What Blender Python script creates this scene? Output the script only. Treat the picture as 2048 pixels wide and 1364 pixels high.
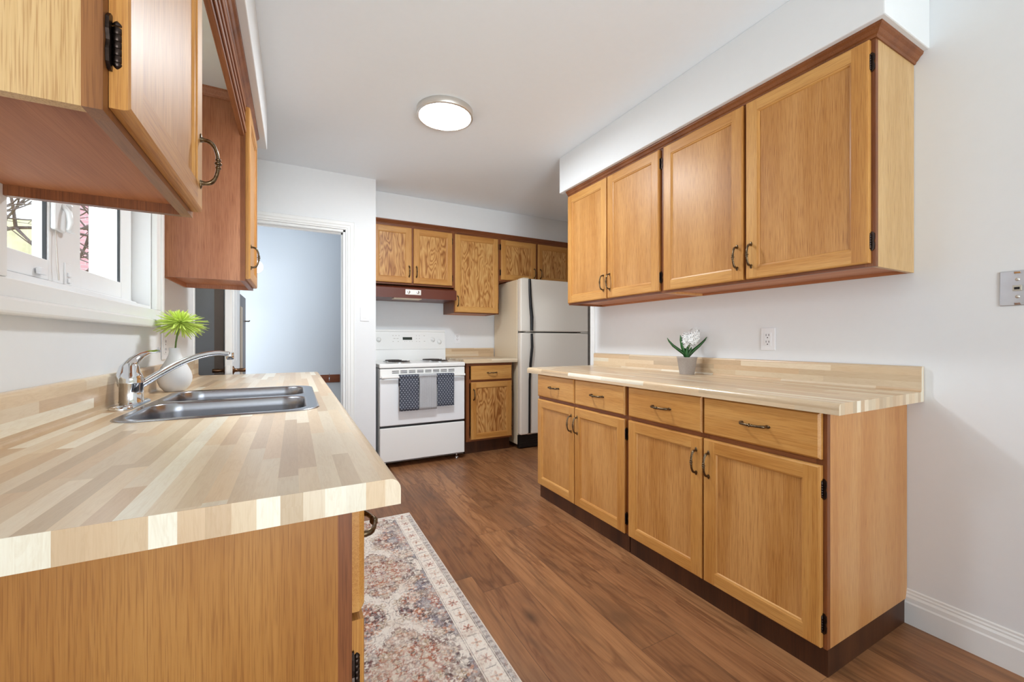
import bpy, bmesh, math, random
import numpy as np
from mathutils import Vector, Matrix
random.seed(7)
PI = math.pi
for o in list(bpy.data.objects): bpy.data.objects.remove(o)
SC = bpy.context.scene; COL = SC.collection
CEIL = 2.495

# ------------------------------------------------------------------ camera
cd = bpy.data.cameras.new('camera'); cam = bpy.data.objects.new('camera', cd); COL.objects.link(cam)
cd.sensor_width = 36.0; cd.lens = 824 / 2048 * 36.0; cd.clip_start = 0.02
cd.shift_y = -1.0 / 2048
cam.location = (0, 0, 1.113); cam.rotation_euler = (PI / 2, 0, -math.radians(27.82))
SC.camera = cam

# ------------------------------------------------------------------ light and exposure
SC.view_settings.view_transform = 'Standard'; SC.view_settings.look = 'None'
SC.view_settings.gamma = 1; SC.view_settings.use_curve_mapping = False
SC.view_settings.exposure = 0.17
W = bpy.data.worlds.new('sky'); SC.world = W; W.use_nodes = True
bg = W.node_tree.nodes['Background']; bg.inputs[0].default_value = (.80, .90, 1.0, 1); bg.inputs[1].default_value = 3.7

def area(name, loc, direction, sx, sy, power, color=(1, 1, 1), spread=PI):
    l = bpy.data.lights.new(name, 'AREA'); l.shape = 'RECTANGLE'; l.size = sx; l.size_y = sy
    l.energy = power; l.color = color; l.spread = spread
    o = bpy.data.objects.new(name, l); COL.objects.link(o); o.location = loc
    o.rotation_euler = Vector(direction).to_track_quat('-Z', 'Y').to_euler()
    return o

area('rear_fill', (0.3, -2.8, 1.5), (.05, 1, 0), 1.8, 1.6, 6, (.80, .90, 1.0), math.radians(110))  # added soft fill light, out of view behind the camera
area('ceiling_fill', (0.3, -2.6, .6), (.12, .85, .42), 1.5, .8, 16, (.80, .90, 1.0), math.radians(70))  # added fill aimed up and forward to brighten the ceiling
area('daylight_sink_window', (-1.75, 1.35, 2.75), (1.25, .25, -.95), 1.6, 1.2, 150, (.80, .90, 1.0))
area('daylight_landing', (-1.04, 4.45, 1.25), (1, -.15, 0), .9, 1.5, 26, (.80, .90, 1.0))

# ------------------------------------------------------------------ helpers
class MB:
    """collects faces of one mesh; material index and smooth flag per face"""
    def __init__(s): s.v = []; s.f = []; s.m = []; s.s = []
    def add(s, vs, fs, m=0, smooth=False, mat=None):
        b = len(s.v)
        for p in vs: s.v.append(tuple(mat @ Vector(p)) if mat is not None else tuple(p))
        for f in fs: s.f.append([b + i for i in f]); s.m.append(m); s.s.append(smooth)
        return s
    def box(s, x0, x1, y0, y1, z0, z1, m=0, mat=None):
        vs = [(x, y, z) for z in (z0, z1) for y in (y0, y1) for x in (x0, x1)]
        return s.add(vs, [(0, 2, 3, 1), (4, 5, 7, 6), (0, 1, 5, 4), (2, 6, 7, 3), (0, 4, 6, 2), (1, 3, 7, 5)], m, False, mat)
    def cbox(s, x0, x1, y0, y1, z0, z1, c=.002, m=0, mat=None):
        """box with chamfered edges"""
        bm = bmesh.new(); bmesh.ops.create_cube(bm, size=1)
        bmesh.ops.scale(bm, vec=(x1 - x0, y1 - y0, z1 - z0), verts=bm.verts)
        bmesh.ops.translate(bm, vec=((x0 + x1) / 2, (y0 + y1) / 2, (z0 + z1) / 2), verts=bm.verts)
        bmesh.ops.bevel(bm, geom=bm.edges[:], offset=c, segments=2, affect='EDGES', profile=.5)
        bm.verts.index_update()
        s.add([v.co[:] for v in bm.verts], [[v.index for v in f.verts] for f in bm.faces], m, False, mat); bm.free(); return s
    def prism(s, poly, axis, a, b, m=0, smooth=False, mat=None):
        """poly of 2D points extruded along axis (0,1,2) from a to b"""
        n = len(poly); vs = []
        for t in (a, b):
            for p in poly:
                q = list(p); q.insert(axis, t); vs.append(q)
        fs = [(i, (i + 1) % n, n + (i + 1) % n, n + i) for i in range(n)]
        s.add(vs, fs, m, smooth, mat); return s.add(vs, [list(range(n))[::-1], list(range(n, 2 * n))], m, False, mat)
    def lathe(s, prof, n=32, c=(0, 0, 0), m=0, smooth=True, mat=None, cap=True):
        vs = []; k = len(prof)
        for r, z in prof:
            for i in range(n):
                a = 2 * PI * i / n; vs.append((c[0] + r * math.cos(a), c[1] + r * math.sin(a), c[2] + z))
        fs = [(j * n + i, j * n + (i + 1) % n, (j + 1) * n + (i + 1) % n, (j + 1) * n + i) for j in range(k - 1) for i in range(n)]
        s.add(vs, fs, m, smooth, mat)
        if cap: s.add(vs, [list(range(n))[::-1], [(k - 1) * n + i for i in range(n)]], m, False, mat)
        return s
    def tube(s, pts, rad, n=10, m=0, mat=None, flat=(1, 1), up=(0, 0, 1)):
        """round tube along a path; rad a number or a list; flat scales the two section axes"""
        pts = [Vector(p) for p in pts]; k = len(pts)
        if not hasattr(rad, '__len__'): rad = [rad] * k
        vs = []; u = None
        for i, p in enumerate(pts):
            t = (pts[min(i + 1, k - 1)] - pts[max(i - 1, 0)]).normalized()
            if u is None:
                u = Vector(up).cross(t)
                if u.length < 1e-4: u = Vector((1, 0, 0)).cross(t)
            u = (u - t * u.dot(t)).normalized(); w = t.cross(u)
            for j in range(n):
                a = 2 * PI * j / n
                vs.append(p + u * (rad[i] * flat[0] * math.cos(a)) + w * (rad[i] * flat[1] * math.sin(a)))
        fs = [(i * n + j, i * n + (j + 1) % n, (i + 1) * n + (j + 1) % n, (i + 1) * n + j) for i in range(k - 1) for j in range(n)]
        s.add(vs, fs, m, True, mat); s.add(vs, [list(range(n))[::-1], [(k - 1) * n + j for j in range(n)]], m, False, mat)
        return s
    def sweep(s, path, prof, m=0, closed=False):
        """profile [(out, z)] swept along a 2D path (x, y), out = left normal, mitred corners"""
        P = [Vector(p) for p in path]; k = len(P); n = len(prof); vs = []
        for i in range(k):
            d0 = (P[i] - P[i - 1]).normalized() if i > 0 or closed else (P[1] - P[0]).normalized()
            d1 = (P[(i + 1) % k] - P[i]).normalized() if i < k - 1 or closed else d0
            n0 = Vector((-d0.y, d0.x)); n1 = Vector((-d1.y, d1.x)); b = (n0 + n1).normalized(); b = b / max(b.dot(n0), .2)
            for o_, z_ in prof: vs.append((P[i].x + b.x * o_, P[i].y + b.y * o_, z_))
        fs = [(i * n + j, i * n + (j + 1) % n, ((i + 1) % k) * n + (j + 1) % n, ((i + 1) % k) * n + j)
              for i in range(k if closed else k - 1) for j in range(n)]
        s.add(vs, fs, m)
        if not closed: s.add(vs, [list(range(n))[::-1], [(k - 1) * n + j for j in range(n)]], m)
        return s
    def build(s, name, mats, parent=None, **kw):
        me = bpy.data.meshes.new(name); me.from_pydata(s.v, [], s.f)
        if not isinstance(mats, (list, tuple)): mats = [mats]
        for q in mats: me.materials.append(q)
        me.polygons.foreach_set('material_index', s.m); me.polygons.foreach_set('use_smooth', s.s)
        bm = bmesh.new(); bm.from_mesh(me); bmesh.ops.recalc_face_normals(bm, faces=bm.faces); bm.to_mesh(me); bm.free()
        me.update(); o = bpy.data.objects.new(name, me); COL.objects.link(o)
        if parent is not None: o.parent = parent
        for q, w in kw.items(): o[q] = w
        return o
def at(o, loc, rz=0):
    o.location = loc; o.rotation_euler = (0, 0, rz); return o
def thing(name, label, cat, loc=(0, 0, 0), rz=0, group=None):
    o = bpy.data.objects.new(name, None); COL.objects.link(o); o.empty_display_size = .05
    o.location = loc; o.rotation_euler = (0, 0, rz); o['label'] = label; o['category'] = cat
    if group: o['group'] = group
    return o
def dup(o, parent, loc, rot=(0, 0, 0)):
    c = o.copy(); COL.objects.link(c); c.parent = parent; c.location = loc; c.rotation_euler = rot
    return c
def rrect(x0, x1, y0, y1, r, n=8):
    out = []
    for cx_, cy_, a0 in ((x1 - r, y1 - r, 0), (x0 + r, y1 - r, PI / 2), (x0 + r, y0 + r, PI), (x1 - r, y0 + r, 1.5 * PI)):
        for i in range(n + 1):
            a = a0 + PI / 2 * i / n; out.append((cx_ + r * math.cos(a), cy_ + r * math.sin(a)))
    return out

# ------------------------------------------------------------------ materials
def srgb(r, g, b):
    f = lambda c: (c / 255 / 12.92) if c / 255 <= .04045 else ((c / 255 + .055) / 1.055) ** 2.4
    return (f(r), f(g), f(b), 1)
class NT:
    def __init__(s, name):
        s.mat = bpy.data.materials.new(name); s.mat.use_nodes = True; s.t = s.mat.node_tree
        s.b = s.t.nodes['Principled BSDF']
    def n(s, kind, **kw):
        q = s.t.nodes.new(kind)
        for a, v in kw.items(): setattr(q, a, v)
        return q
    def l(s, a, b): s.t.links.new(a, b)
    def val(s, x, sock):
        if hasattr(x, 'is_linked'): s.l(x, sock)
        else: sock.default_value = x
    def m(s, op, a, b=0.0, c=None):
        q = s.n('ShaderNodeMath', operation=op); s.val(a, q.inputs[0]); s.val(b, q.inputs[1])
        if c is not None: s.val(c, q.inputs[2])
        return q.outputs[0]
    def ramp(s, fac, stops, interp='LINEAR'):
        q = s.n('ShaderNodeValToRGB'); q.color_ramp.interpolation = interp; e = q.color_ramp.elements
        while len(e) < len(stops): e.new(.5)
        for i, (p, c) in enumerate(stops): e[i].position = p; e[i].color = c
        s.l(fac, q.inputs[0]); return q.outputs[0]
    def noise(s, vec, scale, detail=3, rough=.5, dist=0, dim='3D', w=None):
        q = s.n('ShaderNodeTexNoise', noise_dimensions=dim); s.l(vec, q.inputs['Vector'])
        q.inputs['Scale'].default_value = scale; q.inputs['Detail'].default_value = detail
        q.inputs['Roughness'].default_value = rough; q.inputs['Distortion'].default_value = dist
        if w is not None: s.val(w, q.inputs['W'])
        return q.outputs['Fac']
    def white(s, *xs):
        q = s.n('ShaderNodeTexWhiteNoise', noise_dimensions='3D'); s.l(s.comb(*xs), q.inputs['Vector']); return q.outputs['Value']
    def comb(s, x=0.0, y=0.0, z=0.0):
        q = s.n('ShaderNodeCombineXYZ')
        for i, a in enumerate((x, y, z)): s.val(a, q.inputs[i])
        return q.outputs[0]
    def sep(s, v):
        q = s.n('ShaderNodeSeparateXYZ'); s.l(v, q.inputs[0]); return q.outputs
    def mix(s, f, a, b, mode='MIX'):
        q = s.n('ShaderNodeMix', data_type='RGBA', blend_type=mode); s.val(f, q.inputs[0]); s.val(a, q.inputs[6]); s.val(b, q.inputs[7])
        return q.outputs[2]
    def bump(s, h, strength, dist=.002):
        q = s.n('ShaderNodeBump'); q.inputs['Strength'].default_value = strength; q.inputs['Distance'].default_value = dist
        s.l(h, q.inputs['Height']); s.l(q.outputs[0], s.b.inputs['Normal'])
    def obj(s): return s.n('ShaderNodeTexCoord').outputs['Object']
    def pos(s): return s.n('ShaderNodeNewGeometry').outputs['Position']

def plain(name, col, rough=.5, metal=0, noise=.0, nscale=30, bump=0, coat=0, spec=.5):
    t = NT(name); b = t.b; b.inputs['Roughness'].default_value = rough; b.inputs['Metallic'].default_value = metal
    b.inputs['Coat Weight'].default_value = coat; b.inputs['Specular IOR Level'].default_value = spec
    v = t.obj(); f = t.noise(v, nscale, 3)
    d = tuple(c * (1 - noise) for c in col[:3]) + (1,)
    t.l(t.ramp(f, [(.3, d), (.7, col)]), b.inputs['Base Color'])
    if bump: t.bump(f, bump)
    return t.mat

def wood(name, dark, mid, light, axis=2, fig=0.0, rough=.42, fine=1.0, coat=.18, figs=1.0):
    """oak: streaks along axis, broad tone changes, optional cathedral figure"""
    t = NT(name); b = t.b
    o = t.obj(); x = t.sep(o); oi = t.n('ShaderNodeObjectInfo').outputs['Random']
    off = t.m('MULTIPLY', oi, 37.0)
    ax = [x[0], x[1], x[2]]
    g = ax[axis]; cr = [ax[i] for i in range(3) if i != axis]
    c0 = t.m('ADD', cr[0], off); c1 = t.m('ADD', cr[1], off)
    v1 = t.comb(t.m('MULTIPLY', c0, 9), t.m('MULTIPLY', c1, 9), t.m('MULTIPLY', g, 1.1))
    broad = t.noise(v1, 1.0, 3, .5, .4)
    v2 = t.comb(t.m('MULTIPLY', c0, 230), t.m('MULTIPLY', c1, 230), t.m('MULTIPLY', g, 3.5))
    streak = t.noise(v2, 1.0, 4, .65, .25)
    v3 = t.comb(t.m('MULTIPLY', c0, 620), t.m('MULTIPLY', c1, 620), t.m('MULTIPLY', g, 14))
    pore = t.noise(v3, 1.0, 2, .5)
    f = t.m('ADD', t.m('MULTIPLY', broad, .75), t.m('MULTIPLY', streak, .25 * fine + .12))
    if fig > 0:
        vf = t.comb(t.m('MULTIPLY', c0, 11), t.m('MULTIPLY', c1, 11), t.m('MULTIPLY', g, 2.4))
        n = t.noise(vf, 1.0, 2.0, .5, .35)
        rings = t.m('PINGPONG', t.m('MULTIPLY', n, 24.0), 1.0)
        f = t.m('ADD', t.m('MULTIPLY', f, 1 - fig), t.m('MULTIPLY', rings, fig * .95))
    col = t.ramp(f, [(.30, dark), (.50, mid), (.72, light)])
    pf = t.ramp(pore, [(.36, (0, 0, 0, 1)), (.50, (1, 1, 1, 1))])
    col = t.mix(t.m('MULTIPLY', t.m('SUBTRACT', 1.0, pf), .30 * fine), col, dark, 'MULTIPLY')
    t.l(col, b.inputs['Base Color'])
    b.inputs['Specular IOR Level'].default_value = .35; b.inputs['Roughness'].default_value = rough; b.inputs['Coat Weight'].default_value = coat * .6; b.inputs['Coat Roughness'].default_value = .30
    t.bump(streak, .12, .0006)
    return t.mat
OAK = (srgb(166, 105, 42), srgb(194, 136, 68), srgb(212, 160, 92))
oak_v = wood('oak_vertical', *OAK, axis=2)
oak_h = wood('oak_horizontal', *OAK, axis=0)
oak_panel = wood('oak_panel', srgb(160, 103, 44), srgb(183, 126, 63), srgb(203, 149, 87), axis=2, fine=1.3)
oak_fig = wood('oak_figured', srgb(150, 92, 40), srgb(198, 142, 78), srgb(216, 168, 104), axis=2, fig=.40, fine=.8)
oak_side = wood('oak_side_panel', srgb(184, 122, 66), srgb(200, 142, 84), srgb(212, 160, 104), axis=2, fine=1.2)
oak_pale = wood('oak_pale_side', srgb(178, 134, 80), srgb(198, 158, 104), srgb(214, 178, 126), axis=2, fine=1.4)
brown_v = wood('brown_stained_vertical', srgb(92, 48, 22), srgb(124, 70, 34), srgb(146, 88, 48), axis=2)
brown_h = wood('brown_stained_horizontal', srgb(96, 50, 24), srgb(128, 72, 38), srgb(150, 92, 52), axis=0)
red_side = wood('reddish_side_panel', srgb(140, 84, 52), srgb(166, 106, 72), srgb(186, 128, 92), axis=2, fine=1.2)
under_m = wood('underside_brown', srgb(164, 102, 66), srgb(190, 126, 86), srgb(206, 146, 104), axis=0, fine=.5, coat=0, rough=.5)
toe_m = wood('toe_kick_shaded_brown', srgb(48, 26, 14), srgb(72, 40, 20), srgb(92, 54, 28), axis=2, fine=.6, rough=.5, coat=.05)  # brown darkened to carry the shade of the toe recess
mid_brown = wood('mid_brown_stile', srgb(124, 76, 38), srgb(150, 98, 54), srgb(168, 116, 70), axis=2)
mid_brown_h = wood('mid_brown_rail', srgb(104, 62, 36), srgb(130, 82, 50), srgb(150, 102, 66), axis=0)

def strips(name, axis, wstrip, lstrip, tones, gap=None, vertical=False, grain=.35, rough=.3, grain_dark=None, knots=False, uaxis=None):
    """boards running along axis in world space, random tone and stagger for each board"""
    t = NT(name); b = t.b; x = t.sep(t.pos())
    g = x[axis]
    if uaxis is None:        # across: sum of the two other axes, so vertical faces continue the pattern
        oth = [x[i] for i in range(3) if i != axis]; c = t.m('ADD', oth[0], oth[1])
    else: c = x[uaxis]
    c = t.m('ADD', c, 10.0)
    si = t.m('FLOOR', t.m('DIVIDE', c, wstrip)); r1 = t.white(si, 3.7, 0.0)
    lr = t.m('ADD', t.m('MULTIPLY', t.white(si, 9.1, 1.0), lstrip * .5), lstrip * .75)
    gl = t.m('DIVIDE', t.m('ADD', t.m('ADD', g, 10.0), t.m('MULTIPLY', r1, 5.0)), lr)
    li = t.m('FLOOR', gl); rr = t.white(si, li, 5.3)
    base = t.ramp(rr, tones, 'CONSTANT' if not knots else 'LINEAR')
    base = t.mix(1.0, base, t.ramp(t.white(si, li, 8.8), [(0, (.86, .84, .82, 1)), (1, (1, 1, 1, 1))]), 'MULTIPLY')
    cc = t.m('ADD', c, t.m('MULTIPLY', rr, 31.0))
    v = t.comb(t.m('MULTIPLY', cc, 1.0 / wstrip * 1.3), t.m('MULTIPLY', g, .22 / wstrip), t.m('MULTIPLY', rr, 20))
    n1 = t.noise(v, 1.0, 4, .6, .8)
    v2 = t.comb(t.m('MULTIPLY', cc, 14.0 / wstrip), t.m('MULTIPLY', g, .6 / wstrip), rr)
    n2 = t.noise(v2, 1.0, 3, .6)
    rings = t.m('PINGPONG', t.m('MULTIPLY', n1, 9.0), 1.0)
    gd = grain_dark or (.55, .45, .38, 1)
    col = t.mix(t.m('MULTIPLY', t.ramp(rings, [(.0, (1, 1, 1, 1)), (.45, (0, 0, 0, 1))]), grain), base, gd, 'MULTIPLY')
    col = t.mix(t.m('MULTIPLY', t.ramp(n2, [(.35, (1, 1, 1, 1)), (.6, (0, 0, 0, 1))]), grain * .9), col, gd, 'MULTIPLY')
    if knots:
        kv = t.comb(t.m('MULTIPLY', cc, 4.2), t.m('MULTIPLY', g, 1.9), 0.0)
        q = t.n('ShaderNodeTexVoronoi'); t.l(kv, q.inputs['Vector']); q.inputs['Scale'].default_value = 1.0
        k = t.ramp(t.m('ADD', q.outputs['Distance'], t.m('MULTIPLY', n1, .05)), [(.04, (1, 1, 1, 1)), (.17, (0, 0, 0, 1))])
        col = t.mix(t.m('MULTIPLY', k, .75), col, srgb(52, 34, 22))
        big = t.noise(t.comb(t.m('MULTIPLY', cc, 5), t.m('MULTIPLY', g, 1.3), 2.0), 1.0, 3, .6, 1.2)
        col = t.mix(t.m('MULTIPLY', t.ramp(big, [(.52, (0, 0, 0, 1)), (.72, (1, 1, 1, 1))]), .55), col, srgb(84, 58, 40))
    if gap:
        fc = t.m('PINGPONG', c, wstrip / 2); e1 = t.m('LESS_THAN', fc, gap)
        fr = t.m('MULTIPLY', t.m('FRACT', gl), lr); e2 = t.m('LESS_THAN', fr, gap * 2)
        # PINGPONG is zero at the middle of every other seam, so use fraction for both seams
        fx = t.m('MULTIPLY', t.m('FRACT', t.m('DIVIDE', c, wstrip)), wstrip); e1 = t.m('LESS_THAN', fx, gap * 2)
        e = t.m('MAXIMUM', e1, e2)
        col = t.mix(t.m('MULTIPLY', e, .55), col, srgb(60, 40, 26))
    t.l(col, b.inputs['Base Color']); b.inputs['Roughness'].default_value = rough
    t.bump(n2, .06, .0006)
    return t.mat
BT = [(0, srgb(228, 204, 170)), (.16, srgb(214, 184, 148)), (.32, srgb(236, 218, 190)), (.46, srgb(222, 194, 158)), (.60, srgb(244, 235, 214)),
      (.70, srgb(206, 178, 144)), (.80, srgb(222, 202, 172)), (.92, srgb(208, 184, 152))]
block_y = strips('butcher_block_laminate', 1, .026, .40, BT, grain=.16, grain_dark=(.72, .58, .42, 1), rough=.28)
block_x = strips('butcher_block_laminate_back', 0, .026, .40, BT, grain=.16, grain_dark=(.72, .58, .42, 1), rough=.28)
block_end = strips('butcher_block_edge_band', 2, .026, 3.0, BT, grain=.16, grain_dark=(.72, .58, .42, 1), rough=.35, uaxis=0)
floor_m = strips('vinyl_plank', 1, .182, 1.22, [(0, srgb(144, 97, 62)), (.35, srgb(160, 110, 72)), (.7, srgb(173, 122, 80)), (1, srgb(151, 103, 67))],
                 gap=.0012, grain=.58, rough=.42, grain_dark=(.46, .36, .30, 1), knots=True, uaxis=0)

wall_m = plain('wall_paint', srgb(235, 236, 237), .55, noise=.01, bump=.02)
ceil_m = plain('ceiling_paint', srgb(244, 249, 254), .7, noise=.01)
trim_m = plain('white_trim_paint', srgb(240, 240, 238), .35, noise=.01)
vinyl_m = plain('white_vinyl', srgb(242, 243, 244), .3, noise=.01)
enamel = plain('white_enamel', srgb(244, 243, 240), .22, coat=.3)
enamel_w = plain('white_enamel_panel', srgb(240, 241, 243), .25, coat=.3)
almond = plain('almond_enamel', srgb(240, 222, 192), .35, noise=.02, nscale=60)
almond_door = plain('textured_fridge_door', srgb(248, 240, 228), .38, noise=.03, nscale=260, bump=.15)
black_p = plain('black_plastic', srgb(22, 21, 22), .35)
dark_void = plain('dark_slot', srgb(30, 28, 28), .8)
brownmetal = plain('brown_hood_enamel', srgb(98, 44, 26), .35)
silver = plain('brushed_nickel', srgb(222, 218, 212), .42, metal=1)
chrome = plain('chrome', srgb(225, 227, 230), .06, metal=1)
steel = plain('stainless_steel', srgb(168, 168, 172), .24, metal=1, noise=.06, nscale=80)
steel_plate = plain('stainless_wall_plate', srgb(196, 198, 202), .32, metal=1, noise=.12, nscale=18)
bronze = plain('antique_bronze', srgb(126, 106, 82), .28, metal=1, noise=.6, nscale=220)
hinge_m = plain('dark_bronze_hinge', srgb(74, 62, 56), .35, metal=1, noise=.4, nscale=200)
knob_m = plain('aged_brass', srgb(120, 92, 70), .3, metal=1)
outlet_m = plain('white_outlet_plastic', srgb(240, 240, 242), .35)
coil_m = plain('burner_coil', srgb(40, 30, 26), .5)
ceramic = plain('matte_white_ceramic', srgb(232, 232, 232), .55, noise=.01)
pot_m = plain('grey_paper_pot', srgb(176, 166, 158), .8, noise=.12, nscale=160)
soil_m = plain('soil', srgb(44, 32, 26), .95, noise=.5, nscale=120, bump=.5)
leaf_m = plain('leaf_green', srgb(44, 104, 40), .45, noise=.35, nscale=25)
stem_m = plain('stem_green', srgb(96, 120, 52), .5)
white_petal = plain('white_petals', srgb(240, 240, 238), .5, noise=.05)
green_petal = plain('lime_petals', srgb(206, 226, 104), .5, noise=.15, nscale=40)
bark_m = plain('bark', srgb(96, 84, 80), .9, noise=.3)
dark_door = wood('dark_wood_door', srgb(52, 36, 28), srgb(76, 54, 42), srgb(98, 72, 56), axis=2)
rail_m = wood('coat_rail_wood', srgb(110, 54, 26), srgb(140, 72, 38), srgb(160, 90, 52), axis=0)
grey_trim = plain('taupe_trim', srgb(150, 138, 128), .5)

def emis(name, col, strength):
    t = NT(name); t.b.inputs['Base Color'].default_value = col; t.b.inputs['Emission Color'].default_value = col
    t.b.inputs['Emission Strength'].default_value = strength; return t.mat
lamp_m = emis('lamp_diffuser', (.88, .95, 1, 1), 135.0)
globe_m = emis('globe_glow', (1, .98, .95, 1), 3.0)
def glass():
    t = NT('window_glass'); t.b.inputs['Base Color'].default_value = (1, 1, 1, 1); t.b.inputs['Roughness'].default_value = 0
    tr = t.n('ShaderNodeBsdfTransparent'); gl = t.n('ShaderNodeBsdfGlossy'); gl.inputs['Roughness'].default_value = 0
    mx = t.n('ShaderNodeMixShader'); mx.inputs[0].default_value = .06; t.l(tr.outputs[0], mx.inputs[1]); t.l(gl.outputs[0], mx.inputs[2])
    t.l(mx.outputs[0], t.t.nodes['Material Output'].inputs[0]); return t.mat
glass_m = glass()
def brick():
    t = NT('pink_brick'); q = t.n('ShaderNodeTexBrick'); x = t.sep(t.pos())
    t.l(t.comb(t.m('ADD', x[0], x[1]), x[2], 0.0), q.inputs['Vector'])
    q.inputs['Color1'].default_value = srgb(188, 142, 150); q.inputs['Color2'].default_value = srgb(176, 132, 142); q.inputs['Mortar'].default_value = srgb(176, 164, 170)
    q.inputs['Scale'].default_value = 4.0; t.l(q.outputs[0], t.b.inputs['Base Color']); t.b.inputs['Roughness'].default_value = .9
    return t.mat
brick_m = brick()

# ------------------------------------------------------------------ the setting
def struct(name, mb, m, parent=None, **kw):
    o = mb.build(name, m, parent, **kw)
    if parent is None: o['kind'] = 'structure'
    return o
XR, XL, YB, YP = 2.146, -.5, 4.29, 3.677
struct('floor', MB().box(-.95, 3.06, -3.0, YB + .1, -.1, 0), floor_m)
struct('ceiling', MB().box(-1.12, 3.06, -3.1, 5.4, CEIL, CEIL + .1), ceil_m)
struct('wall_right', MB().box(XR, XR + .1, -3.0, 2.655, 0, CEIL), wall_m)
WY0, WY1, WZ0, WZ1 = 1.140, 2.10, 1.235, 2.12
w = MB(); w.box(XL - .12, XL, -3.0, WY0, 0, CEIL); w.box(XL - .12, XL, WY1, 2.89, 0, CEIL)
w.box(XL - .12, XL, WY0, WY1, 0, WZ0); w.box(XL - .12, XL, WY0, WY1, WZ1, CEIL)
struct('wall_left', w, wall_m)
DX0, DX1, DZ = -.388, .373, 2.03
w = MB(); w.box(-.85, DX0, YP, YP + .1, 0, CEIL); w.box(DX0, DX1, YP, YP + .1, DZ, CEIL); w.box(DX1, .617, YP, YP + .1, 0, CEIL)
w.box(.517, .617, YP + .1, YB, 0, CEIL)
struct('wall_partition', w, wall_m)
struct('wall_back', MB().box(.517, 3.06, YB, YB + .1, 0, CEIL), wall_m)
w = MB(); w.box(2.96, 3.06, 2.655, YB, 0, CEIL); w.box(XR + .1, 3.06, 2.555, 2.655, 0, CEIL)
struct('wall_nook', w, wall_m)
w = MB(); w.box(-.86, -.80, 2.89, YP, 0, CEIL); w.box(-.86, XL - .12, 2.83, 2.89, 0, CEIL)
struct('wall_recess', w, wall_m)
w = MB(); w.box(-1.06, 1.6, 5.25, 5.35, -.6, CEIL); w.box(-1.12, -1.06, 3.777, 5.35, -.6, CEIL); w.box(1.5, 1.6, YB + .1, 5.25, -.6, CEIL)
w.box(-1.12, -.851, YP, YP + .1, -.6, CEIL)
struct('wall_landing', w, plain('landing_wall_paint', srgb(232, 236, 240), .6))
struct('floor_landing', MB().box(-1.06, 1.5, YP + .1, 5.25, -.66, -.6), floor_m)
w = MB(); w.box(XL - .12, -.25, -3.1, -3.0, 0, CEIL); w.box(2.0, XR + .1, -3.1, -3.0, 0, CEIL); w.box(-.25, 2.0, -3.1, -3.0, 2.4, CEIL)
struct('wall_rear', w, wall_m)
# boxed soffits over the wall cabinets
struct('soffit_right', MB().cbox(1.7765, XR, .647, 2.596, 2.228, CEIL, .004), wall_m)
struct('soffit_left', MB().cbox(XL, -.142, .45, 2.80, 2.228, CEIL, .004), wall_m)
struct('soffit_back', MB().cbox(.617, 2.96, 3.945, YB, 2.247, CEIL, .003), wall_m)
# stepped baseboard on the right wall
bp = [(0, 0), (.016, 0), (.016, .082), (.013, .088), (.012, .104), (.008, .112), (.008, .118), (.005, .123), (.005, .130), (0, .134)]
struct('baseboard_right', MB().prism([(XR - a, z) for a, z in bp], 1, -2.9, .735), trim_m)
struct('baseboard_partition', MB().prism([(YP - a, z) for a, z in bp], 0, .465, .617), trim_m)
# casing round the doorway (mitred, stepped profile)
def casing(name, x0, x1, zt, y, parent=None):
    prof = [(0, 0), (0, .012), (.010, .012), (.014, .017), (.030, .017), (.036, .021), (.058, .021), (.066, .014), (.066, 0)]
    b = MB(); path = [(x1, 0), (x1, zt), (x0, zt), (x0, 0)]
    P = [Vector(p) for p in path]; n = len(prof); vs = []
    for i in range(4):
        d0 = (P[i] - P[i - 1]).normalized() if i else (P[1] - P[0]).normalized(); d1 = (P[i + 1] - P[i]).normalized() if i < 3 else d0
        n0 = Vector((d0.y, -d0.x)); n1 = Vector((d1.y, -d1.x)); q = (n0 + n1).normalized(); q = q / q.dot(n0)
        for o_, t_ in prof: vs.append((P[i].x + q.x * (o_ + .004), y - t_, P[i].y + q.y * (o_ + .004)))
    fs = [(i * n + j, i * n + (j + 1) % n, (i + 1) * n + (j + 1) % n, (i + 1) * n + j) for i in range(3) for j in range(n)]
    b.add(vs, fs); return struct(name, b, trim_m, parent)
casing('trim_1', DX0, DX1, DZ, YP)
w = MB(); w.box(DX1 - .016, DX1, YP, YP + .1, 0, DZ); w.box(DX0, DX0 + .016, YP, YP + .1, 0, DZ); w.box(DX0, DX1, YP, YP + .1, DZ - .016, DZ)
w.box(DX1 - .028, DX1 - .016, YP + .045, YP + .07, 0, DZ - .016); w.box(DX0 + .016, DX1 - .016, YP + .045, YP + .07, DZ - .028, DZ - .016)
struct('trim_2', w, trim_m)                                            # door lining and stop
struct('trim_6', MB().box(-.517, -.462, YP - .014, YP, 0, 2.1), plain('taupe_strip', srgb(196, 176, 160), .5))  # narrow taupe strip on the partition left of the doorway
struct('trim_3', MB().cbox(XR - .014, XR, 2.628, 2.675, 0, 2.12, .003), trim_m)   # casing at the end of the right wall
struct('trim_4', MB().cbox(XL - .02, XL + .004, 2.865, 2.895, 0, CEIL, .004), trim_m)  # corner bead at the end of the left wall
stp = MB().cbox(DX1 - .0175, DX1 - .0155, YP + .02, YP + .045, .86, .92, .0006)
struct('trim_5', stp, silver)                                          # strike plate

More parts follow.
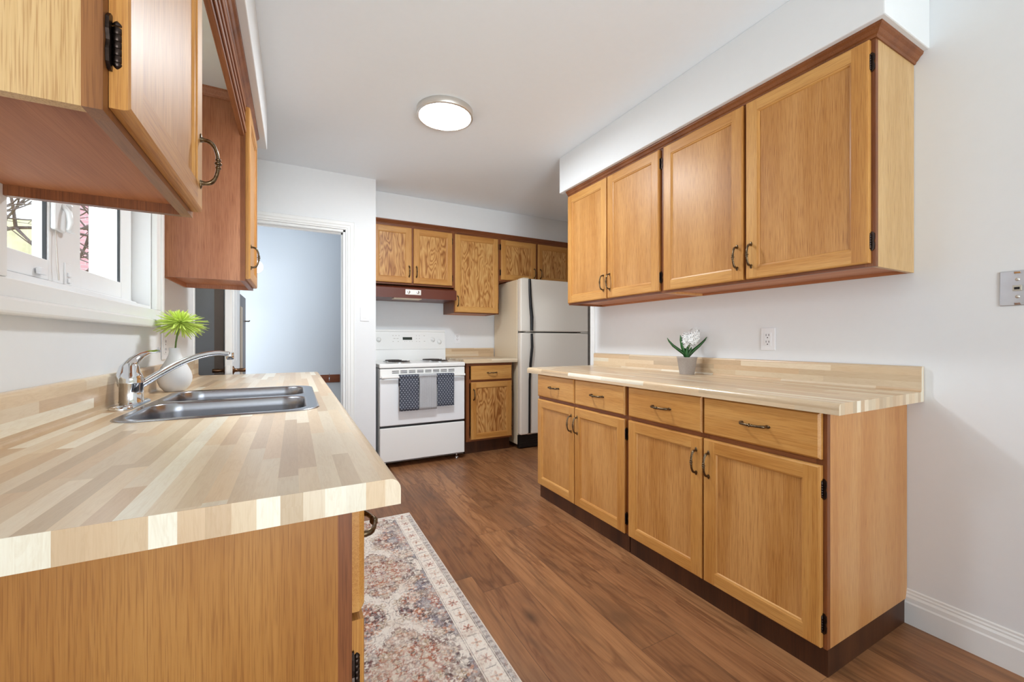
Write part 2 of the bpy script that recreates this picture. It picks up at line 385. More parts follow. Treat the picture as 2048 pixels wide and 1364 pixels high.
# white interior door standing open, seen on its edge
d = thing('door_1', 'white panel door standing open at the doorway, seen on its edge behind the sink', 'door', (DX0 + .020, YP - .012, 0), math.radians(-86.9)); d['kind'] = 'structure'
b = MB(); b.cbox(0, .71, -.036, 0, .012, 2.015, .002)
for (x0, x1) in ((.10, .33), (.38, .61)):
    for (z0, z1) in ((.18, .80), (.98, 1.86)):
        for yy in (-.040, .0):
            b.prism([(x0, z0), (x1, z0), (x1, z1), (x0, z1)], 1, yy, yy + .004)
b.build('door_leaf', trim_m, d)
b = MB()
for sg, y0 in ((1, 0), (-1, -.036)):
    R = Matrix.Translation((.652, y0, .932)) @ Matrix.Rotation(-sg * PI / 2, 4, 'X')
    b.lathe([(.026, 0), (.026, .004), (.012, .010), (.010, .030), (.012, .036), (.012, .062), (.010, .066)], 20, mat=R)
b.build('door_knob', knob_m, d)
MB().cbox(.7095, .7115, -.030, -.006, .90, .965, .0006).build('latch_plate', silver, d)

# window over the sink: casing, vinyl frame, two sashes, glass
wn = thing('window_1', 'white vinyl two sash window over the sink', 'window', (0, 0, 0)); wn['kind'] = 'structure'
b = MB(); cw = .112
b.cbox(XL, XL + .018, WY0 - .07, WY0 - .0, WZ0 - .001, WZ1 - .0005, .003); b.cbox(XL, XL + .018, WY1, WY1 + .051, WZ0 - .001, WZ1 - .0005, .003)
b.cbox(XL, XL + .018, WY0 - .07, WY1 + .075, WZ1, WZ1 + .07, .003); b.cbox(XL, XL + .0185, WY0 - .07, WY1 + .0515, WZ0 - .0395, WZ0 - .0015, .003)
b.cbox(XL, XL + .034, WY0 - .085, WY1 + .088, WZ0 - .072, WZ0 - .040, .006)
b.cbox(XL, XL + .024, WY1 + .052, WY1 + .082, WZ0 - .0395, WZ1 - .0005, .003)
b.build('window_casing', trim_m, wn)
b = MB(); xo, xi = XL - .11, XL - .052        # outer frame of the unit
b.box(xo, XL, WY0 + .0003, WY0 + .012, WZ0, WZ1); b.box(xo, XL, WY1 - .012, WY1 - .0003, WZ0, WZ1); b.box(xo, XL + .0002, WY0 + .0122, WY1 - .0122, WZ0 + .0003, WZ0 + .012); b.box(xo, XL + .0002, WY0 + .0122, WY1 - .0122, WZ1 - .012, WZ1 - .0003)
b.cbox(xo + .002, xi + .012, WY0 + .0125, WY1 - .0125, WZ0 + .0123, WZ0 + .0275, .003)
b.build('window_frame', vinyl_m, wn)
b = MB(); b.cbox(-.672, -.6205, WY1 - .030, WY1 + .06, WZ0 - .05, WZ1 + .06, .004); b.cbox(-.660, -.640, WY1 - .042, WY1 - .031, WZ0, WZ1, .003); b.cbox(-.672, -.640, 1.70, 1.775, WZ0, WZ1, .004); b.cbox(-.660, -.650, 1.690, 1.6995, WZ0, WZ1, .002)
b.cbox(-.672, -.6205, WY0 - .06, WY0 + .02, WZ0 - .05, WZ1 + .06, .004)
b.build('exterior_frame', vinyl_m, wn)
YM = 1.50
def sash(y0, y1, x0, x1, sw, bw):
    q = MB(); z0, z1 = WZ0 + .028, WZ1 - .014
    q.cbox(x0, x1, y0, y0 + sw[0], z0, z1, .003); q.cbox(x0, x1, y1 - sw[1], y1, z0, z1, .003)
    q.cbox(x0 + .001, x1 - .001, y0 + sw[0] - .002, y1 - sw[1] + .002, z0 + .001, z0 + bw, .003); q.cbox(x0 + .001, x1 - .001, y0 + sw[0] - .002, y1 - sw[1] + .002, z1 - .05, z1 - .001, .003)
    q.box(x1 - .011, x1 - .004, y1 - sw[1] - .0035, y1 - sw[1] + .001, z0 + bw, z1 - .05, 1)
    s = q.build('window_sash', [vinyl_m, black_p], wn)
    MB().box((x0 + x1) / 2 - .004, (x0 + x1) / 2, y0 + sw[0], y1 - sw[1], z0 + bw, z1 - .05).build('pane', glass_m, s)
    return s
s1 = sash(WY0 + .0125, 1.581, XL - .076, XL - .045, (.03, .125), .052)
s2 = sash(1.5815, WY1 - .0125, XL - .088, XL - .054, (.074, .110), .060)
q = MB(); q.cbox(XL - .045, XL - .034, 1.460, 1.515, 1.395, 1.480, .004); q.cbox(XL - .036, XL - .022, 1.512, 1.536, 1.398, 1.475, .006); q.tube([(XL - .034, 1.496, 1.465), (XL - .020, 1.490, 1.445), (XL - .016, 1.488, 1.420), (XL - .022, 1.490, 1.400)], [.005, .007, .007, .004], 8)
q.build('sash_lock', vinyl_m, s1)
q = MB(); q.tube([(XL - .04, 1.474, 1.395), (XL - .036, 1.474, 1.30), (XL - .036, 1.480, 1.268)], .0016, 6); q.build('lift_rod', silver, s1)
q = MB(); q.cbox(XL - .044, XL - .034, 1.392, 1.424, 1.272, 1.288, .002); q.build('maker_tag', outlet_m, s1)
q = MB(); q.cbox(XL - .046, XL - .041, 1.530, 1.563, 1.262, 1.322, .002); q.cbox(XL - .041, XL - .036, 1.538, 1.555, 1.268, 1.280, .002); q.cbox(XL - .041, XL - .036, 1.538, 1.555, 1.285, 1.296, .002)
q.build('vent_latch', vinyl_m, s2)
# unseen wide window, added behind the camera to let daylight in
b = MB(); b.box(-.25, -.19, -3.08, -3.02, 0, 2.4); b.box(1.94, 2.0, -3.08, -3.02, 0, 2.4); b.box(-.25, 2, -3.08, -3.02, 2.34, 2.4); b.box(-.25, 2, -3.08, -3.02, 0, .06); b.box(.84, .92, -3.08, -3.02, 0, 2.4)
struct('added_rear_window', b, vinyl_m)

# ------------------------------------------------------------------ cabinet hardware and fronts
def handle_mesh():
    b = MB(); L = .047; n = 21; pts = []; rad = []
    for i in range(n):
        t = -1 + 2 * i / (n - 1); a = t * PI / 2
        pts.append((0, -.005 - .027 * (math.cos(a) ** .7 if abs(t) < 1 else 0), L * math.sin(a) * (1.0)))
        r = .0041 + .0012 * (abs(t) > .55) * (1 - abs(abs(t) - .75) * 3)
        rad.append(max(r, .0036))
    b.tube(pts, rad, 8, flat=(1.15, .9))
    for z in (-.0085, 0, .0085):
        R = Matrix.Translation((0, -.032, z))
        rr = .0074 if z == 0 else .0058
        b.lathe([(.002, -.0035), (rr * .8, -.0025), (rr, 0), (rr * .8, .0025), (.002, .0035)], 10, mat=R)
    for s in (-1, 1):
        b.tube([(0, 0, s * L), (0, -.008, s * L)], [.0065, .0042], 10)
        b.tube([(0, -.0015, s * (L - .004)), (0, -.0015, s * (L + .008)), (0, -.001, s * (L + .013))], [.006, .0055, .0015], 8, flat=(1, .35), up=(0, 1, 0))
    o = b.build('handle', bronze); return o
HANDLE = handle_mesh()
def hinge_mesh():
    b = MB()
    poly = [(-.006, -.030), (-.002, -.034), (.002, -.034), (.008, -.027), (.009, -.012), (.006, 0), (.009, .012), (.008, .027), (.002, .034), (-.002, .034), (-.006, .030)]
    b.prism(poly, 1, -.0035, 0)
    for k in range(5):
        z0 = -.021 + k * .0086
        b.lathe([(.0042, z0), (.0047, z0 + .0004), (.0047, z0 + .0080), (.0042, z0 + .0085)], 10, c=(-.004, -.0075, 0))
    for s in (-1, 1): b.lathe([(.0046, 0), (.005, .002), (.003, .005), (.0012, .007)], 10, mat=Matrix.Translation((-.004, -.0075, s * .0225)) @ Matrix.Rotation(0 if s > 0 else PI, 4, 'X'))
    return b.build('hinge', hinge_m)
HINGE = hinge_mesh()
USED = {'h': False, 'g': False}
def put(proto, key, parent, loc, rot=(0, 0, 0)):
    if not USED[key]:
        USED[key] = True; proto.parent = parent; proto.location = loc; proto.rotation_euler = rot; return proto
    return dup(proto, parent, loc, rot)

def door_mesh(name, w, h, parent, loc, sw=.052, rw=.052, mats=None, panel=None):
    """framed door: origin at lower left of the back; front faces -y"""
    T = .019; e = .006; b = MB(); vm, hm = 0, 1
    def ring(i0, d0, i1, d1, r0=None, r1=None):
        for k in range(4):
            def c(i, d, r): 
                xs = (i if r is None else i + r[0], w - (i if r is None else i + r[0])); zs = (i if r is None else i + r[1], h - (i if r is None else i + r[1]))
                return [(xs[0], -d, zs[0]), (xs[1], -d, zs[0]), (xs[1], -d, zs[1]), (xs[0], -d, zs[1])]
            A = c(i0, d0, r0); B = c(i1, d1, r1)
            b.add([A[k], A[(k + 1) % 4], B[(k + 1) % 4], B[k]], [(0, 1, 2, 3)], hm if k in (0, 2) else vm)
    ring(0, 0, 0, T - e); ring(0, T - e, e * .35, T - e * .3); ring(e * .35, T - e * .3, e, T)
    X = [e, sw, w - sw, w - e]; Z = [e, rw, h - rw, h - e]
    def q(x0, x1, z0, z1, m): b.add([(x0, -T, z0), (x1, -T, z0), (x1, -T, z1), (x0, -T, z1)], [(0, 1, 2, 3)], m)
    q(X[0], X[1], Z[0], Z[3], vm); q(X[2], X[3], Z[0], Z[3], vm); q(X[1], X[2], Z[0], Z[1], hm); q(X[1], X[2], Z[2], Z[3], hm)
    # inner bead
    def ring2(a, d0, c_, d1):
        A = [(sw + a, -d0, rw + a), (w - sw - a, -d0, rw + a), (w - sw - a, -d0, h - rw - a), (sw + a, -d0, h - rw - a)]
        B = [(sw + c_, -d1, rw + c_), (w - sw - c_, -d1, rw + c_), (w - sw - c_, -d1, h - rw - c_), (sw + c_, -d1, h - rw - c_)]
        for k in range(4): b.add([A[k], A[(k + 1) % 4], B[(k + 1) % 4], B[k]], [(0, 1, 2, 3)], hm if k in (0, 2) else vm)
    ring2(0, T, 0, T - .002); ring2(0, T - .002, .006, T - .004); ring2(.006, T - .004, .009, T - .009)
    b.add([(0, 0, 0), (w, 0, 0), (w, 0, h), (0, 0, h)], [(0, 1, 2, 3)], vm)
    o = b.build(name, mats or [oak_v, oak_h], parent); o.location = loc
    p = MB().box(sw + .004, w - sw - .004, -(T - .0088), -.004, rw + .004, h - rw - .004)
    p.build('door_panel', panel or oak_panel, o)
    return o
def drawer_mesh(w, h, parent, loc, mat=None):
    b = MB(); T = .019; lv = [(0, 0), (0, T - .008), (.003, T - .004), (.007, T)]
    for (i0, d0), (i1, d1) in zip(lv, lv[1:]):
        A = [(i0, -d0, i0), (w - i0, -d0, i0), (w - i0, -d0, h - i0), (i0, -d0, h - i0)]; B = [(i1, -d1, i1), (w - i1, -d1, i1), (w - i1, -d1, h - i1), (i1, -d1, h - i1)]
        for k in range(4): b.add([A[k], A[(k + 1) % 4], B[(k + 1) % 4], B[k]], [(0, 1, 2, 3)])
    i = .007; b.add([(i, -T, i), (w - i, -T, i), (w - i, -T, h - i), (i, -T, h - i)], [(0, 1, 2, 3)]); b.add([(0, 0, 0), (w, 0, 0), (w, 0, h), (0, 0, h)], [(0, 1, 2, 3)])
    o = b.build('drawer', mat or oak_h, parent); o.location = loc; return o

def cabinet(name, label, loc, rz, w, depth, z0, z1, fronts, side=(None, None), base=False, toe=.10, toeback=.055, group=None,  fm=None, recess=.012, sideM=None, underM=None):
    """canonical frame: x = width, y = 0 at the face frame front, +y to the wall. fronts: list of dicts"""
    t = thing(name, label, 'cabinet', loc, rz, 'oak base cabinets' if base else 'oak wall cabinets')
    F = .019; b = MB(); lm = side[0] or oak_side; rm = side[1] or oak_side; pt = .016; zb = z0 + recess
    mats = [lm, rm, underM or under_m, toe_m]
    b.box(0, pt, F, depth, z0, z1, 0); b.box(w - pt, w, F, depth, z0, z1, 1)
    b.box(pt, w - pt, F, depth - .008, zb, zb + .012, 2); 
    if not base: b.box(pt, w - pt, F, depth - .008, z1 - .012, z1, 2)
    b.box(pt, w - pt, depth - .008, depth, z0 if not base else zb, z1, 2)
    b.build('body', mats, t)
    if base:
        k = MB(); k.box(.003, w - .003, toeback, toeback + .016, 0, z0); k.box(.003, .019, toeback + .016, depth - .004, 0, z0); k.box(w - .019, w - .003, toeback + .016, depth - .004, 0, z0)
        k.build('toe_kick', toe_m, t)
    xs = set(); zs = set()
    k = MB(); fw = .032
    k.box(0, fw, 0, F, z0, z1, 0); k.box(w - fw, w, 0, F, z0, z1, 0); k.box(fw, w - fw, 0, F, z0, z0 + fw, 1); k.box(fw, w - fw, 0, F, z1 - fw, z1, 1)
    for f in fronts:
        if f.get('stile'): k.box(f['stile'] - .022, f['stile'] + .022, 0, F, z0 + fw, z1 - fw, 0)
        if f.get('rail'): k.box(fw, w - fw, .0005, F, f['rail'] - .018, f['rail'] + .018, 1)
    k.build('face_frame', fm or [brown_v, brown_h], t)
    for f in fronts:
        if 'x0' not in f: continue
        fwid, fh = f['x1'] - f['x0'], f['z1'] - f['z0']
        if f['kind'] == 'drawer':
            o = drawer_mesh(fwid, fh, t, (f['x0'], -.0005, f['z0']))
            hx = f.get('hx', fwid / 2)
            put(HANDLE, 'h', o, (hx, -.019, fh / 2), (0, PI / 2, 0))
        else:
            o = door_mesh('door', fwid, fh, t, (f['x0'], -.0005, f['z0']), panel=f.get('panel'))
            hx = .026 if f['handle'] == 'l' else fwid - .026
            hz = f.get('hz', .105); hz = hz if f.get('low', not base) else fh - hz
            put(HANDLE, 'h', o, (hx, -.019, hz))
            for zz in (.078, fh - .078):
                if f['handle'] == 'l': put(HINGE, 'g', o, (fwid + .003, 0, zz))
                else: put(HINGE, 'g', o, (-.003, 0, zz), (0, PI, 0))
    return t
def D(x0, x1, z0, z1, handle, **k): return dict(kind='door', x0=x0, x1=x1, z0=z0, z1=z1, handle=handle, **k)
def R(x0, x1, z0, z1, **k): return dict(kind='drawer', x0=x0, x1=x1, z0=z0, z1=z1, **k)

# --- right run. local x = far end - Y
def right_fronts(yf, spans, kind, **k):
    out = []
    for (ya, yb, hd) in spans:
        x0, x1 = yf - yb, yf - ya
        if kind == 'base':
            out.append(D(x0, x1, .10, .700, hd)); out.append(R(x0, x1, .720, .875))
        else: out.append(D(x0, x1, 1.390, 2.186, hd))
    return out
YF2, YM2, YN2 = 2.515, 1.6215, .7128
cabinet('base_cabinet', 'oak base cabinet with plain side panel at the near end of the right run', (1.546, YM2, 0), -PI / 2, YM2 - YN2, .598, .095, .877,
        right_fronts(YM2, [(1.171, 1.607, 'r'), (.725, 1.163, 'l')], 'base') + [dict(stile=YM2 - 1.167), dict(rail=.71)], side=(oak_side, oak_side), base=True, toeback=.010)
cabinet('base_cabinet', 'oak base cabinet at the far end of the right run, the one nearest the fridge', (1.546, YF2, 0), -PI / 2, YF2 - YM2 - .0005, .598, .095, .877,
        right_fronts(YF2, [(2.076, 2.505, 'r'), (1.636, 2.067, 'l')], 'base') + [dict(stile=YF2 - 2.072), dict(rail=.71)], base=True, toeback=.010)
YU0, YUM, YU1 = .692, 1.647, 2.545
cabinet('wall_cabinet', 'oak wall cabinet with pale side panel at the near end of the right wall', (1.827, YUM, 0), -PI / 2, YUM - YU0, .317, 1.378, 2.200,
        right_fronts(YUM, [(1.172, 1.631, 'r'), (.705, 1.158, 'l')], 'wall') + [dict(stile=YUM - 1.165)], side=(oak_side, oak_pale))
cabinet('wall_cabinet', 'oak wall cabinet at the far end of the right wall, above the potted hyacinth', (1.827, YU1, 0), -PI / 2, YU1 - YUM - .0005, .317, 1.378, 2.200,
        right_fronts(YU1, [(2.104, 2.535, 'r'), (1.663, 2.094, 'l')], 'wall') + [dict(stile=YU1 - 2.099)], side=(brown_v, oak_side))
# --- left run. local x = Y - near end
LN = .640
cabinet('base_cabinet', 'oak base cabinet in the left foreground, its large plain side panel facing the camera', (.074, LN, 0), PI / 2, .40, .568, .095, .877,
        [R(.012, .388, .708, .872, hx=.118), D(.012, .388, .10, .696, 'r'), dict(rail=.70)], base=True, side=(wood('oak_near_panel', srgb(150, 94, 38), srgb(170, 114, 52), srgb(186, 132, 68), axis=2, fine=1.1), oak_side))
cabinet('base_cabinet', 'oak base cabinet directly under the steel sink', (.074, LN + .4005, 0), PI / 2, .999, .568, .095, .877,
        [D(.012, .495, .10, .696, 'r'), D(.505, .987, .10, .696, 'l'), R(.012, .987, .720, .872), dict(stile=.5), dict(rail=.71)], base=True)
cabinet('base_cabinet', 'oak base cabinet of the left run between the sink and the doorway end', (.074, LN + 1.40, 0), PI / 2, .80, .568, .095, .877,
        [D(.012, .395, .10, .696, 'r'), D(.405, .788, .10, .696, 'l'), R(.012, .395, .720, .872), R(.405, .788, .720, .872), dict(stile=.4), dict(rail=.71)], base=True)
cabinet('wall_cabinet', 'oak wall cabinet in the upper left foreground with its brown underside and hinge showing', (-.200, .655, 0), PI / 2, .485, .298, 1.385, 2.200,
        [D(.016, .474, 1.396, 2.186, 'r')], side=(oak_pale, brown_v), recess=.020, fm=[mid_brown, mid_brown_h])  # far side coloured dark brown to stand for the shade on its lip
cabinet('wall_cabinet', 'single door wall cabinet right of the sink window, reddish side panel', (-.200, 2.232, 0), PI / 2, .425, .298, 1.385, 2.200,
        [D(.010, .415, 1.396, 2.186, 'l')], side=(red_side, red_side), recess=.020)
# --- back wall
YFB = 3.955
cabinet('wall_cabinet', 'short two door wall cabinet above the brown range hood', (.622, YFB, 0), 0, .800, YB - YFB - .002, 1.645, 2.215,
        [D(.010, .371, 1.660, 2.189, 'r', panel=oak_fig, hz=.112), D(.389, .778, 1.660, 2.189, 'l', panel=oak_fig, hz=.112), dict(stile=.38)], side=(brown_v, brown_v), recess=.004)
cabinet('wall_cabinet', 'tall single door wall cabinet between the range hood and the fridge', (1.4225, YFB, 0), 0, .505, YB - YFB - .002, 1.392, 2.215,
        [D(.008, .490, 1.400, 2.189, 'l', panel=oak_fig, hz=.112)], side=(brown_v, brown_v), recess=.004)
cabinet('wall_cabinet', 'short two door wall cabinet above the fridge', (1.928, YFB, 0), 0, 1.015, YB - YFB - .002, 1.748, 2.215,
        [D(.020, .454, 1.762, 2.189, 'r', panel=oak_fig, hz=.094), D(.482, .915, 1.762, 2.189, 'l', panel=oak_fig, hz=.094), dict(stile=.468)], side=(brown_v, brown_v), recess=.004)
cabinet('base_cabinet', 'narrow oak base cabinet with one drawer and one door between stove and fridge', (1.470, 3.735, 0), 0, .50, YB - 3.737, .128, .893,
        [R(.044, .489, .725, .864), D(.044, .489, .145, .705, 'l', panel=oak_fig, hz=.12), dict(rail=.715)], side=(brown_v, brown_v), base=True)
# crown mouldings (mitred sweeps)
cr = [(0, 2.190), (.004, 2.190), (.007, 2.198), (.012, 2.202), (.018, 2.212), (.026, 2.219), (.028, 2.228), (0, 2.228)]
def crown(name, label, path, prof, m):
    o = MB().sweep(path, prof).build(name, m); o['label'] = label; o['category'] = 'moulding'; o['group'] = 'crown mouldings'; return o
# left normal of the path must point away from the cabinets
crown('crown_moulding', 'brown crown moulding along the top of the right wall cabinets', [(1.8265, YU1), (1.8265, YU0 - .0005), (XR - .001, YU0 - .0005)][::-1], cr, brown_v)
crown('crown_moulding', 'brown crown moulding along the top of the back wall cabinets', [(2.943, YFB - .0005), (.620, YFB - .0005)][::-1], [(-a, z + .019) for a, z in cr], brown_h)
crown('crown_moulding', 'brown crown moulding along the top of the left wall cabinets over the sink', [(-.1995, .655), (-.1995, 2.6575)], [(-a, z) for a, z in cr], brown_v)
o = MB().sweep([(XL + .001, 2.2315), (-.2225, 2.2315)], [(-a * .7, z) for a, z in cr if True]).build('panel_moulding', red_side); o['label'] = 'thin reddish moulding where the far left cabinet side meets the soffit'; o['category'] = 'moulding'
b = MB(); b.cbox(-.222, -.2025, 1.1405, 2.2315, 2.045, 2.190, .002); b.cbox(-.2025, -.195, 1.1405, 2.2315, 2.060, 2.082, .003); b.cbox(-.2025, -.197, 1.1405, 2.2315, 2.115, 2.135, .002)
b.cbox(-.2025, -.196, 1.1405, 2.2315, 2.160, 2.190, .002)
o = b.build('valance_board', wood('brown_valance', srgb(104, 56, 28), srgb(134, 78, 42), srgb(156, 98, 60), axis=1)); o['label'] = 'brown moulded valance board bridging the two left wall cabinets above the sink window'; o['category'] = 'valance'

# ------------------------------------------------------------------ worktops
def worktop_profile(xf, xw, zt, sgn):
    """sgn=+1: front at larger x (left run). returns polygon x,z: waterfall nose, coved upstand"""
    p = []; th = .038; r = .016
    p.append((xf, zt - th)); p.append((xf, zt - r))
    for i in range(1, 7):
        a = PI / 2 * i / 6; p.append((xf - sgn * r * (1 - math.cos(a)), zt - r + r * math.sin(a)))
    bs = .020; xb = xw + sgn * bs; c = .010
    for i in range(5):
        a = PI / 2 * i / 4; p.append((xb + sgn * (c - c * math.sin(a)), zt + c - c * math.cos(a)))
    hz = .098
    for i in range(6):
        a = PI / 2 * i / 5; p.append((xb - sgn * (.009 * (1 - math.cos(a))), zt + hz - .009 + .009 * math.sin(a)))
    p.append((xw + sgn * .001, zt + hz)); p.append((xw + sgn * .001, zt - th)); return p
def endcap(b, prof, y, t, m=1):
    b.prism(prof, 1, y, y + t, m)
ZT = .915
LC0, LC1, XLF = .602, 2.885, .136
prof = worktop_profile(XLF, XL, ZT, 1)
SX0, SX1, SY0, SY1 = -.403, .066, 1.300, 2.010      # sink rim
hx0, hx1, hy0, hy1 = SX0 + .012, SX1 - .012, SY0 + .012, SY1 - .012
t = thing('worktop', 'long butcher block patterned worktop of the left run, steel sink set in it', 'worktop', (0, 0, 0), 0, 'butcher block worktops')
b = MB(); b.prism(prof, 1, LC0 + .001, hy0); b.prism(prof, 1, hy1, LC1 - .001)
th = .038
fr = [p for p in prof if p[0] > hx1]; fr = [p for p in prof[:8]] ; fr = fr + [(hx1, ZT), (hx1, ZT - th)]
b.prism(fr, 1, hy0, hy1)
bk = [(hx0, ZT - th), (hx0, ZT)] + prof[8:]
b.prism(bk, 1, hy0, hy1)
for cx_, sx_ in ((hx0, 1), (hx1, -1)):
    for cy_, sy_ in ((hy0, 1), (hy1, -1)): b.prism([(cx_, cy_), (cx_ + sx_ * .048, cy_), (cx_, cy_ + sy_ * .048)], 2, ZT - .030, ZT)
b.build('laminate_top', block_y, t)
for yy in (LC0, LC1 - .001): b = MB(); endcap(b, prof, yy, .001, 0); b.build('end_band', block_end, t)
prof = worktop_profile(1.510, XR, ZT, -1)
t = thing('worktop', 'butcher block patterned worktop with upstand on the right run, holding the potted hyacinth', 'worktop', (0, 0, 0), 0, 'butcher block worktops')
MB().prism(prof, 1, .6643, 2.622).build('laminate_top', block_y, t)
for yy in (.6633, 2.622): b = MB(); endcap(b, prof, yy, .001, 0); b.build('end_band', block_end, t)
t = thing('worktop', 'short butcher block patterned worktop wedged between stove and fridge', 'worktop', (0, 0, 0), 0, 'butcher block worktops')
prof = worktop_profile(3.700, YB, .931, -1)
MB().prism(prof, 0, 1.432, 2.018).build('laminate_top', block_x, t)

# ------------------------------------------------------------------ sink
t = thing('kitchen_sink', 'stainless steel double bowl sink set in the left worktop', 'sink')
zr = ZT + .0035
bowls = [(SX0 + .020, .034, SY0 + .018, (SY0 + SY1) / 2 - .011), (SX0 + .020, .034, (SY0 + SY1) / 2 + .011, SY1 - .020)]
bm = bmesh.new()
def loop(pts, z): return [bm.verts.new((x, y, z)) for x, y in pts]
def edges(vs): return [bm.edges.new((vs[i], vs[(i + 1) % len(vs)])) for i in range(len(vs))]
outer = loop(rrect(SX0 + .006, SX1 - .006, SY0 + .006, SY1 - .006, .066, 8), zr); E_ = edges(outer)
inn = []
for bw_ in bowls:
    L_ = loop(rrect(*bw_, .070, 10), zr); inn.append(L_); E_ += edges(L_)
bmesh.ops.triangle_fill(bm, use_beauty=True, use_dissolve=False, edges=E_)
def bridge(A, B):
    for i in range(len(A)):
        f = bm.faces.new((A[i], A[(i + 1) % len(A)], B[(i + 1) % len(A)], B[i])); f.smooth = True
o1 = loop(rrect(SX0 + .001, SX1 - .001, SY0 + .001, SY1 - .001, .071, 8), zr - .0015); bridge(outer, o1)
o2 = loop(rrect(SX0, SX1, SY0, SY1, .072, 8), ZT + .0003); bridge(o1, o2)
me = bpy.data.meshes.new('sink_rim'); 
bmesh.ops.recalc_face_normals(bm, faces=bm.faces); bm.to_mesh(me); bm.free(); me.materials.append(steel)
o = bpy.data.objects.new('sink_rim', me); COL.objects.link(o); o.parent = t
for bw_ in bowls:
    b = MB(); levels = [(0, 0), (.003, -.0012), (.005, -.005), (.007, -.03), (.012, -.13), (.018, -.152), (.032, -.166), (.055, -.171)]
    rings = []
    for ins, dz in levels:
        rings.append([(x, y, zr + dz) for x, y in rrect(bw_[0] + ins, bw_[1] - ins, bw_[2] + ins, bw_[3] - ins, max(.070 - ins * .5, .02), 10)])
    n = len(rings[0]); vs = [p for r_ in rings for p in r_]
    fs = [(j * n + i, j * n + (i + 1) % n, (j + 1) * n + (i + 1) % n, (j + 1) * n + i) for j in range(len(rings) - 1) for i in range(n)]
    b.add(vs, fs, 0, True); b.add(rings[-1], [list(range(n))], 0, True)
    o = b.build('sink_bowl', steel, t)
    cxx, cyy = (bw_[0] + bw_[1]) / 2, (bw_[2] + bw_[3]) / 2
    MB().lathe([(.040, -.1705), (.044, -.1690), (.040, -.1690), (.030, -.1700), (.006, -.1700)], 24, c=(cxx, cyy, zr)).build('drain', chrome, o)

# faucet
fx, fy = -.438, 1.645
t = thing('kitchen_faucet', 'chrome single lever faucet behind the sink, spout reaching toward the doorway', 'faucet', (fx, fy, ZT + .0005))
b = MB(); lv = [(0, 0), (.0, .006), (.004, .010), (.010, .012)]
rings = [[(x, y, z) for x, y in rrect(-.026 + i, .026 - i, -.105 + i, .105 - i, .0255 - i, 10)] for i, z in lv]; n = len(rings[0])
b.add([p for r_ in rings for p in r_], [(j * n + i, j * n + (i + 1) % n, (j + 1) * n + (i + 1) % n, (j + 1) * n + i) for j in range(3) for i in range(n)], 0, True); b.add(rings[-1], [list(range(n))])
b.build('deck_plate', chrome, t)
b = MB(); b.lathe([(.030, .010), (.0295, .014), (.0285, .016), (.0285, .066), (.0295, .068), (.0295, .071), (.0285, .073), (.0285, .082), (.025, .094), (.020, .102), (.018, .120), (.012, .128), (.002, .130)], 32)
b.build('faucet_body', chrome, t)
tip = Vector((-.205 - fx, 1.752 - fy, 0)); sp = []
for k in range(17):
    u = k / 16; z = .062 + .092 * math.sin(min(u * 1.15, 1) * PI / 2) - .004 * max(0, u - .87) * 8
    sp.append((tip.x * (.09 + .91 * u), tip.y * (.09 + .91 * u), z))
b = MB(); b.tube(sp, [.0135 - .0035 * (k / 16) for k in range(17)], 14, flat=(1, .85)); b.lathe([(.009, 0), (.0125, .002), (.0125, .022), (.010, .026)], 18, c=(sp[-1][0] + .003, sp[-1][1] + .001, sp[-1][2] - .020))
b.build('spout', chrome, t)
lp = [(-.014, -.004, .060), (-.017, 0, .086), (-.014, .012, .110), (-.004, .034, .133), (.006, .066, .150), (.014, .105, .158), (.020, .150, .160), (.022, .190, .163)]
b = MB(); b.tube(lp, [.016, .0185, .018, .0145, .010, .0075, .0062, .0055], 14, flat=(1.1, .62)); b.tube([(.022, .188, .158), (.022, .194, .172)], .005, 8); b.build('lever', chrome, t)

# ------------------------------------------------------------------ small things
def outlet(name, label, loc, rz, w=.070, h=.115, group=None):
    t = thing(name, label, 'outlet', loc, rz, 'white wall outlets')
    MB().cbox(-w / 2, w / 2, -.006, -.0005, -h / 2, h / 2, .0025).build('cover_plate', outlet_m, t)
    b = MB(); b.cbox(-.0175, .0175, -.0085, -.004, -.034, .034, .001)
    for zz in (.017, -.017):
        for xx in (-.007, .007): b.box(xx - .0012, xx + .0012, -.0090, -.0080, zz - .001, zz + .009, 1)
        b.lathe([(.0028, 0), (.0028, .0006)], 10, m=1, mat=Matrix.Translation((0, -.0084, zz - .009)) @ Matrix.Rotation(PI / 2, 4, 'X'))
    b.build('receptacle', [outlet_m, dark_void], t)
    return t
outlet('wall_outlet', 'white double outlet on the right wall above the worktop upstand', (XR, 1.253, 1.120), -PI / 2, .072, .115)
outlet('wall_outlet', 'white double outlet on the back wall between stove and fridge', (1.580, YB, 1.140), 0)
outlet('wall_outlet', 'white outlet on the left wall behind the white vase', (XL, 2.268, 1.088), PI / 2)
t = thing('light_switch', 'white rocker light switch on the wall right of the doorway', 'switch', (.527, YP, 1.335))
MB().cbox(-.036, .036, -.006, -.0005, -.058, .058, .0025).build('cover_plate', outlet_m, t)
b = MB(); b.cbox(-.016, .016, -.009, -.005, -.033, .033, .001); b.prism([(-.012, .020), (-.009, .020), (-.009, -.020), (-.0095, -.020)], 0, -.012, .012); b.build('rocker', trim_m, t)
t = thing('phone_jack_plate', 'stainless steel phone jack plate at the right edge of the wall', 'wall plate', (XR, .430, 1.289), -PI / 2)
MB().cbox(-.040, .040, -.005, -.0005, -.0585, .0585, .002).build('cover_plate', steel_plate, t)
b = MB(); b.cbox(-.010, .010, -.012, -.004, -.009, .009, .001); b.box(-.006, .006, -.0126, -.0115, -.005, .003, 1); b.build('jack', [plain('ivory_plastic', srgb(196, 190, 176), .4), dark_void], t)
